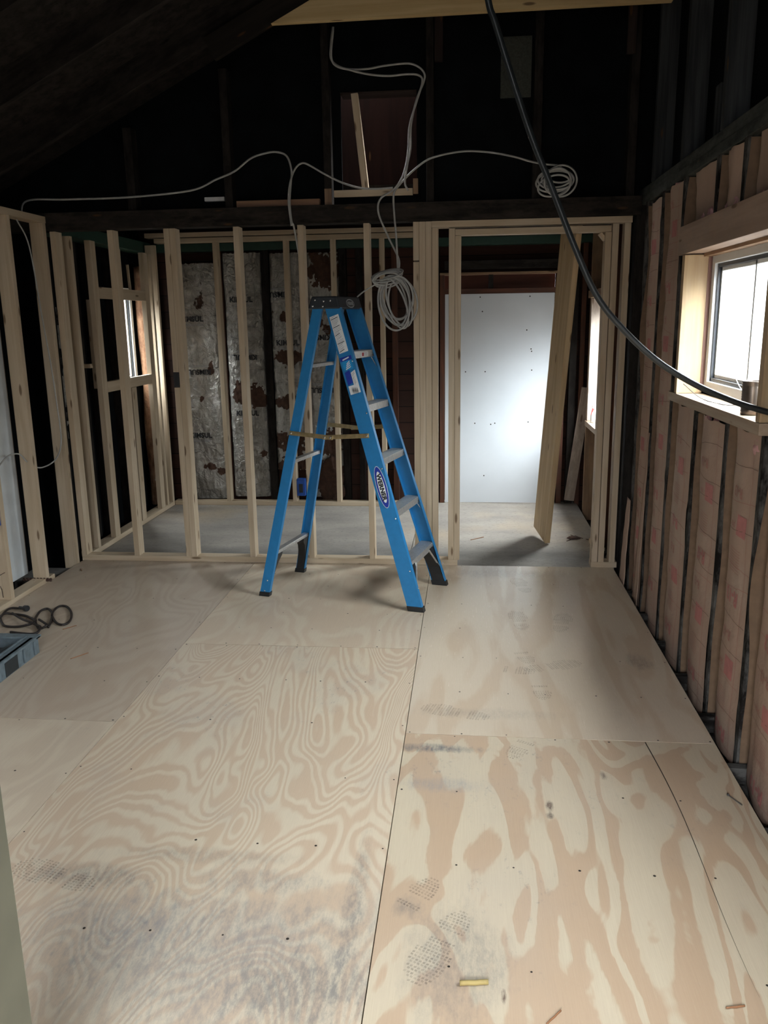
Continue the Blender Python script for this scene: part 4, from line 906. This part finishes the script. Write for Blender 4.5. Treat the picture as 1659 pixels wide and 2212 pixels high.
for (cx_, cz_, rx, rz, tl) in ((.515, 2.425, .105, .058, -.05), (.52, 2.43, .088, .048, .05), (.51, 2.415, .11, .06, .08), (.525, 2.41, .078, .075, -.1), (.545, 2.415, .092, .088, .1), (.505, 2.39, .095, .058, .2), (.53, 2.445, .075, .035, -.15)):
    m.tube(spline(ring(cx_, cz_, rx, rz, 5.355-.006*len(m.f) % .03, rx*50, tl, .010), 3, True), .0062, 7, True, flat=.55)
o = m.build('white_cable_coil', CABLEW, None, smooth=True, origin='auto'); tag(o, 'small coil of pale cable high on the gable above the doorway', 'cable')
lfc = [(-2.745,5.06,2.252),(-2.72,5.132,2.094),(-2.70,5.16,1.671),(-2.69,5.19,1.366),(-2.685,5.203,1.13),(-2.685,5.213,.881),(-2.685,5.124,.768),(-2.70,4.97,.736),(-2.74,4.91,.755),(-2.745,4.85,.80),(-2.75,4.79,.850),(-2.76,4.682,.853),(-2.775,4.578,.797)]
cable('white_cable', [lfc], .0045, CABLEW, 'thin pale cable looping through the studs of the near left frame', flat=1)
black = [(.0,2.80,3.35),(.02,2.90,2.80),(.055,2.93,2.601),(.078,2.93,2.534),(.14,2.93,2.357),(.203,2.93,2.188),(.267,2.93,2.044),(.349,2.93,1.853),(.431,2.93,1.688),(.528,2.93,1.572),(.641,2.93,1.471),(.769,2.93,1.392),(.895,2.93,1.336),(.985,2.93,1.305),(1.06,2.93,1.285)]
black[0] = (-.05, 2.88, RB(-.05)+.02)
cable('black_cable', [black], .0105, CABLEB, 'thick black cable sagging from the roof across to the right window', flat=1., seg=12)

# ================================================================ SMALL THINGS
# tool case, open, at the left edge
tc_ = empty('tool_case', (-2.33, 3.55, 0), label='open dusty grey plastic tool case tray at the left edge of the floor', cat='tool case')
m = MB(); CX0, CX1, CY0, CY1, CH = -2.50, -2.155, 3.20, 3.735, .095
for k, (lo, hi) in enumerate((((CX1-.022, CY0, .0), (CX1, CY1, CH)), ((CX0, CY0, 0), (CX0+.022, CY1, CH)), ((CX0+.022, CY0, 0), (CX1-.022, CY0+.022, CH)), ((CX0+.022, CY1-.022, 0), (CX1-.022, CY1, CH)), ((CX0+.022, CY0+.022, 0), (CX1-.022, CY1-.022, .012)))): m.box(lo, hi)
m.box((CX1-.045, CY0, CH-.012), (CX1+.012, CY1, CH)); m.box((CX0+.0, CY1-.04, CH-.012), (CX1+.012, CY1+.012, CH+.001)); m.box((CX1-.052, CY0+.02, CH), (CX1-.040, CY1-.03, CH+.006))
m.build('case_body', TOOLC, tc_, bevel=.004)
for y in (3.26, 3.36, 3.58, 3.68): m = MB(); m.box((CX1+.0002, y, .008), (CX1+.009, y+.012, CH-.013)); m.build('case_rib', TOOLC, tc_, bevel=.002)
m = MB(); m.box((CX1+.0002, 3.42, .006), (CX1+.003, 3.53, CH-.020)); m.build('case_recess', DKCASE, tc_)
m = MB(); m.box((CX0+.024, CY0+.024, .012), (CX1-.05, CY1-.045, .040)); m.tube(spline([(CX0+.05, 3.3, .05), (-2.4, 3.45, .07), (-2.3, 3.55, .06), (-2.22, 3.62, .075)], 6), .016, 8); m.tube(spline([(-2.45, 3.6, .05), (-2.35, 3.5, .065), (-2.25, 3.4, .055)], 6), .012, 8)
m.build('case_contents', DKCASE, tc_, bevel=.002)
m = MB(); m.lathe([(.004, 0), (.004, .004)], (-2.33, 3.52, .085), 8); m.build('screw', RIVET, tc_)
# extension cord
z_ = .0075
c1 = [(-2.632,4.192,z_),(-2.66,4.299,z_),(-2.653,4.348,z_),(-2.608,4.350,z_),(-2.59,4.34,.010)]
c3 = [(-2.624,4.177,z_+.008),(-2.631,4.238,z_+.008),(-2.595,4.255,z_),(-2.517,4.237,z_),(-2.458,4.202,z_),(-2.392,4.131,z_+.01),(-2.339,4.062,z_),(-2.311,4.04,z_),(-2.285,4.06,z_+.012),(-2.317,4.092,.022),(-2.366,4.132,.024)]
c4 = [(-2.632,4.192,z_),(-2.580,4.12,z_),(-2.526,4.065,z_),(-2.448,4.062,z_),(-2.387,4.08,.018),(-2.379,4.117,.02),(-2.426,4.204,z_),(-2.454,4.311,z_),(-2.435,4.352,z_),(-2.393,4.315,z_),(-2.354,4.254,z_),(-2.309,4.151,z_),(-2.279,4.065,z_)]
c5 = [(-2.345,4.238,z_+.01),(-2.381,4.331,z_),(-2.382,4.396,z_),(-2.342,4.398,z_),(-2.276,4.321,z_),(-2.221,4.215,z_),(-2.201,4.134,z_),(-2.219,4.104,z_),(-2.265,4.130,z_),(-2.327,4.209,z_)]
c6 = [(-2.585,4.240,.018),(-2.482,4.154,.018),(-2.395,4.086,.026),(-2.343,4.060,.02),(-2.307,4.034,.018),(-2.299,3.978,z_),(-2.338,3.96,z_),(-2.45,3.98,z_)]
cd = empty('extension_cord', (-2.42, 4.2, 0), label='dark extension cord lying in loops on the floor behind the tool case', cat='cord')
m = MB()
for k in (c1, c3, c4, c6): m.tube(spline(k, 8), .0068, 8)
m.tube(spline(c5, 8, True), .0068, 8, True)
m.build('cord', CORD, cd, smooth=True)
m = MB(); m.tube([(-2.60, 4.345, .013), (-2.575, 4.335, .014), (-2.555, 4.325, .016)], .010, 10); m.tube([(-2.557, 4.326, .018), (-2.535, 4.316, .020)], .0175, 12); m.build('plug', BLACKP, cd, bevel=.001)
# tin can and ceiling rose on the sill
can = empty('tin_can', (1.055, 3.215, 1.2555), label='brown ribbed tin can standing on the right window sill', cat='can')
pr = [(.034, 0), (.038, .003)]
for k in range(12): pr += [(.0365, .012+k*.0085), (.038, .0165+k*.0085)]
pr += [(.038, .119), (.0395, .122), (.0395, .125), (.036, .125), (.036, .010)]
m = MB(); m.lathe(pr, (1.055, 3.215, 1.2555), 28); m.build('can_body', BROWNM, can, smooth=True)
pl = empty('light_base', (1.06, 3.40, 1.256), label='round white plastic fitting with two loose wires on the window sill', cat='light fitting')
m = MB(); m.lathe([(.001, -.008), (.030, -.006), (.034, 0), (.028, .012), (.012, .018), (.001, .019)], (1.075, 3.335, 1.292), 24, axis='X'); m.build('disc', TUBEM, pl, smooth=True)
m = MB(); m.tube(spline([(1.07, 3.345, 1.28), (1.06, 3.55, 1.258), (1.03, 3.80, 1.262), (1.0, 4.0, 1.31)], 6), .002, 6); m.tube(spline([(1.09, 3.35, 1.30), (1.10, 3.5, 1.33), (1.11, 3.62, 1.37)], 6), .0025, 6); m.build('wire', STEEL, pl)
# spray bottle on the lean-to sill
bt = empty('white_bottle', (1.05, 6.97, .769), label='white bottle with red trigger on the sill of the lean-to window', cat='bottle')
m = MB(); m.lathe([(.035, 0), (.038, .01), (.038, .06), (.03, .085), (.014, .10), (.014, .12)], (1.05, 6.97, .769), 20); m.build('bottle_body', TUBEM, bt, smooth=True)
m = MB(); m.box((1.025, 6.955, .885), (1.085, 6.985, .915)); m.build('spray_head', TUBEM, bt, bevel=.004)
m = MB(); m.tube([(1.03, 6.965, .885), (1.018, 6.962, .83)], .006, 8); m.build('trigger', REDS, bt)
# debris on the floor
def stick(name, a, b, r, mat, label, flat=.6, cat='scrap'):
    a, b = Vector(a), Vector(b); k = 7; pts = [a.lerp(b, i/k)+Vector((.0, .002*fn(i, r*99), .001*fn(i*2, 3))) for i in range(k+1)]
    m = MB(); m.tube(pts, r, 7, flat=flat); o = m.build(name, mat, None, smooth=True); return tag(o, label, cat)
stick('cut_twig', (-.008, 1.749, .0065), (.063, 1.757, .0065), .0065, TWIG, 'short yellow green twig stub on the floor nearest the camera', 1.)
stick('wood_splinter', (.627, 1.728, .004), (.674, 1.737, .004), .003, TWIGR, 'thin brown splinter on the floor at the lower right')
stick('wood_splinter', (.196, 1.645, .004), (.234, 1.686, .004), .003, TWIGR, 'thin brown splinter at the bottom edge, right of the twig stub')
stick('wood_splinter', (-2.605, 5.145, .004), (-2.585, 5.11, .004), .004, TWIGR, 'dark splinter on the floor by the left end of the partition')
stick('wood_splinter', (-1.955, 3.66, .003), (-1.90, 3.74, .003), .0025, TWIGR, 'dark splinter on the floor right of the tool case')
stick('wood_splinter', (-2.19, 4.05, .003), (-2.14, 4.11, .003), .0025, TWIGR, 'dark splinter on the floor beside the cord loop')
stick('wood_splinter', (.03, 6.03, .002), (.13, 6.12, .002), .003, TWIGR, 'thin dark splinter on the dusty floor inside the doorway')
m = MB(); m.tube([(.908, 2.660, .0035), (.935, 2.603, .0035)], .002, 8); m.tube([(.906, 2.664, .0045), (.908, 2.660, .0045)], .0045, 8)
o = m.build('loose_nail', STEEL, None); tag(o, 'steel nail lying on the floor near the right edge', 'nail')
for x_, w_ in ((-1.02, .10), (-.80, .13), (-.50, .09)): clump(x_, 5.49, .004, w_, .022, .008, x_*9, plain('pale_crumbs', (.42, .41, .39), .9, vs=90, var=.4), 'plaster_crumbs', 'thin line of pale crumbs behind the sole plate, %s of three' % {-1.02: 'leftmost', -.80: 'middle one', -.50: 'rightmost'}[x_], 'debris')
clump(.80, 6.10, .008, .045, .03, .012, 12, RUST, 'dirt_clump', 'dark crumbly dirt on the floor right of the leaning plank', 'dirt')
for i in range(5): stick('wood_splinter', (.74+.05*i, 6.03+.06*((i*3) % 4), .002), (.77+.05*i, 6.06+.05*((i*2) % 3), .002), .0025, RUST, ('dark sliver beside the dirt clump, %s' % ['leftmost of five', 'second of five from the left', 'middle of five', 'fourth of five from the left', 'rightmost of five'][i]))
o = hboard((.90, 5.75, .0), (.975, 6.02, .03), None, PINE, 'wood_offcut'); tag(o, 'pale pine offcut on the floor behind the right door jamb', 'offcut')
o = board('wood_offcut', (.90, 5.56, .012), (.96, 5.70, .012), (0, 0, 1), .02, .05, OLDW); tag(o, 'small dark block on the floor behind the right door jamb', 'offcut')
for i in range(9):
    y = 2.3+i*.34; a = R_.uniform(-.5, .5)
    o = board('wood_scrap', (1.0, y, -.105), (1.0+.05*math.sin(a), y+.10+.06*R_.random(), -.10), (1, 0, 0), .03, .02, [BROWNB, MOLD, OLDW][i % 3])
    tag(o, 'small dark scrap of wood in the gap along the right wall', 'scrap', 'wood scraps in the gap along the right wall')
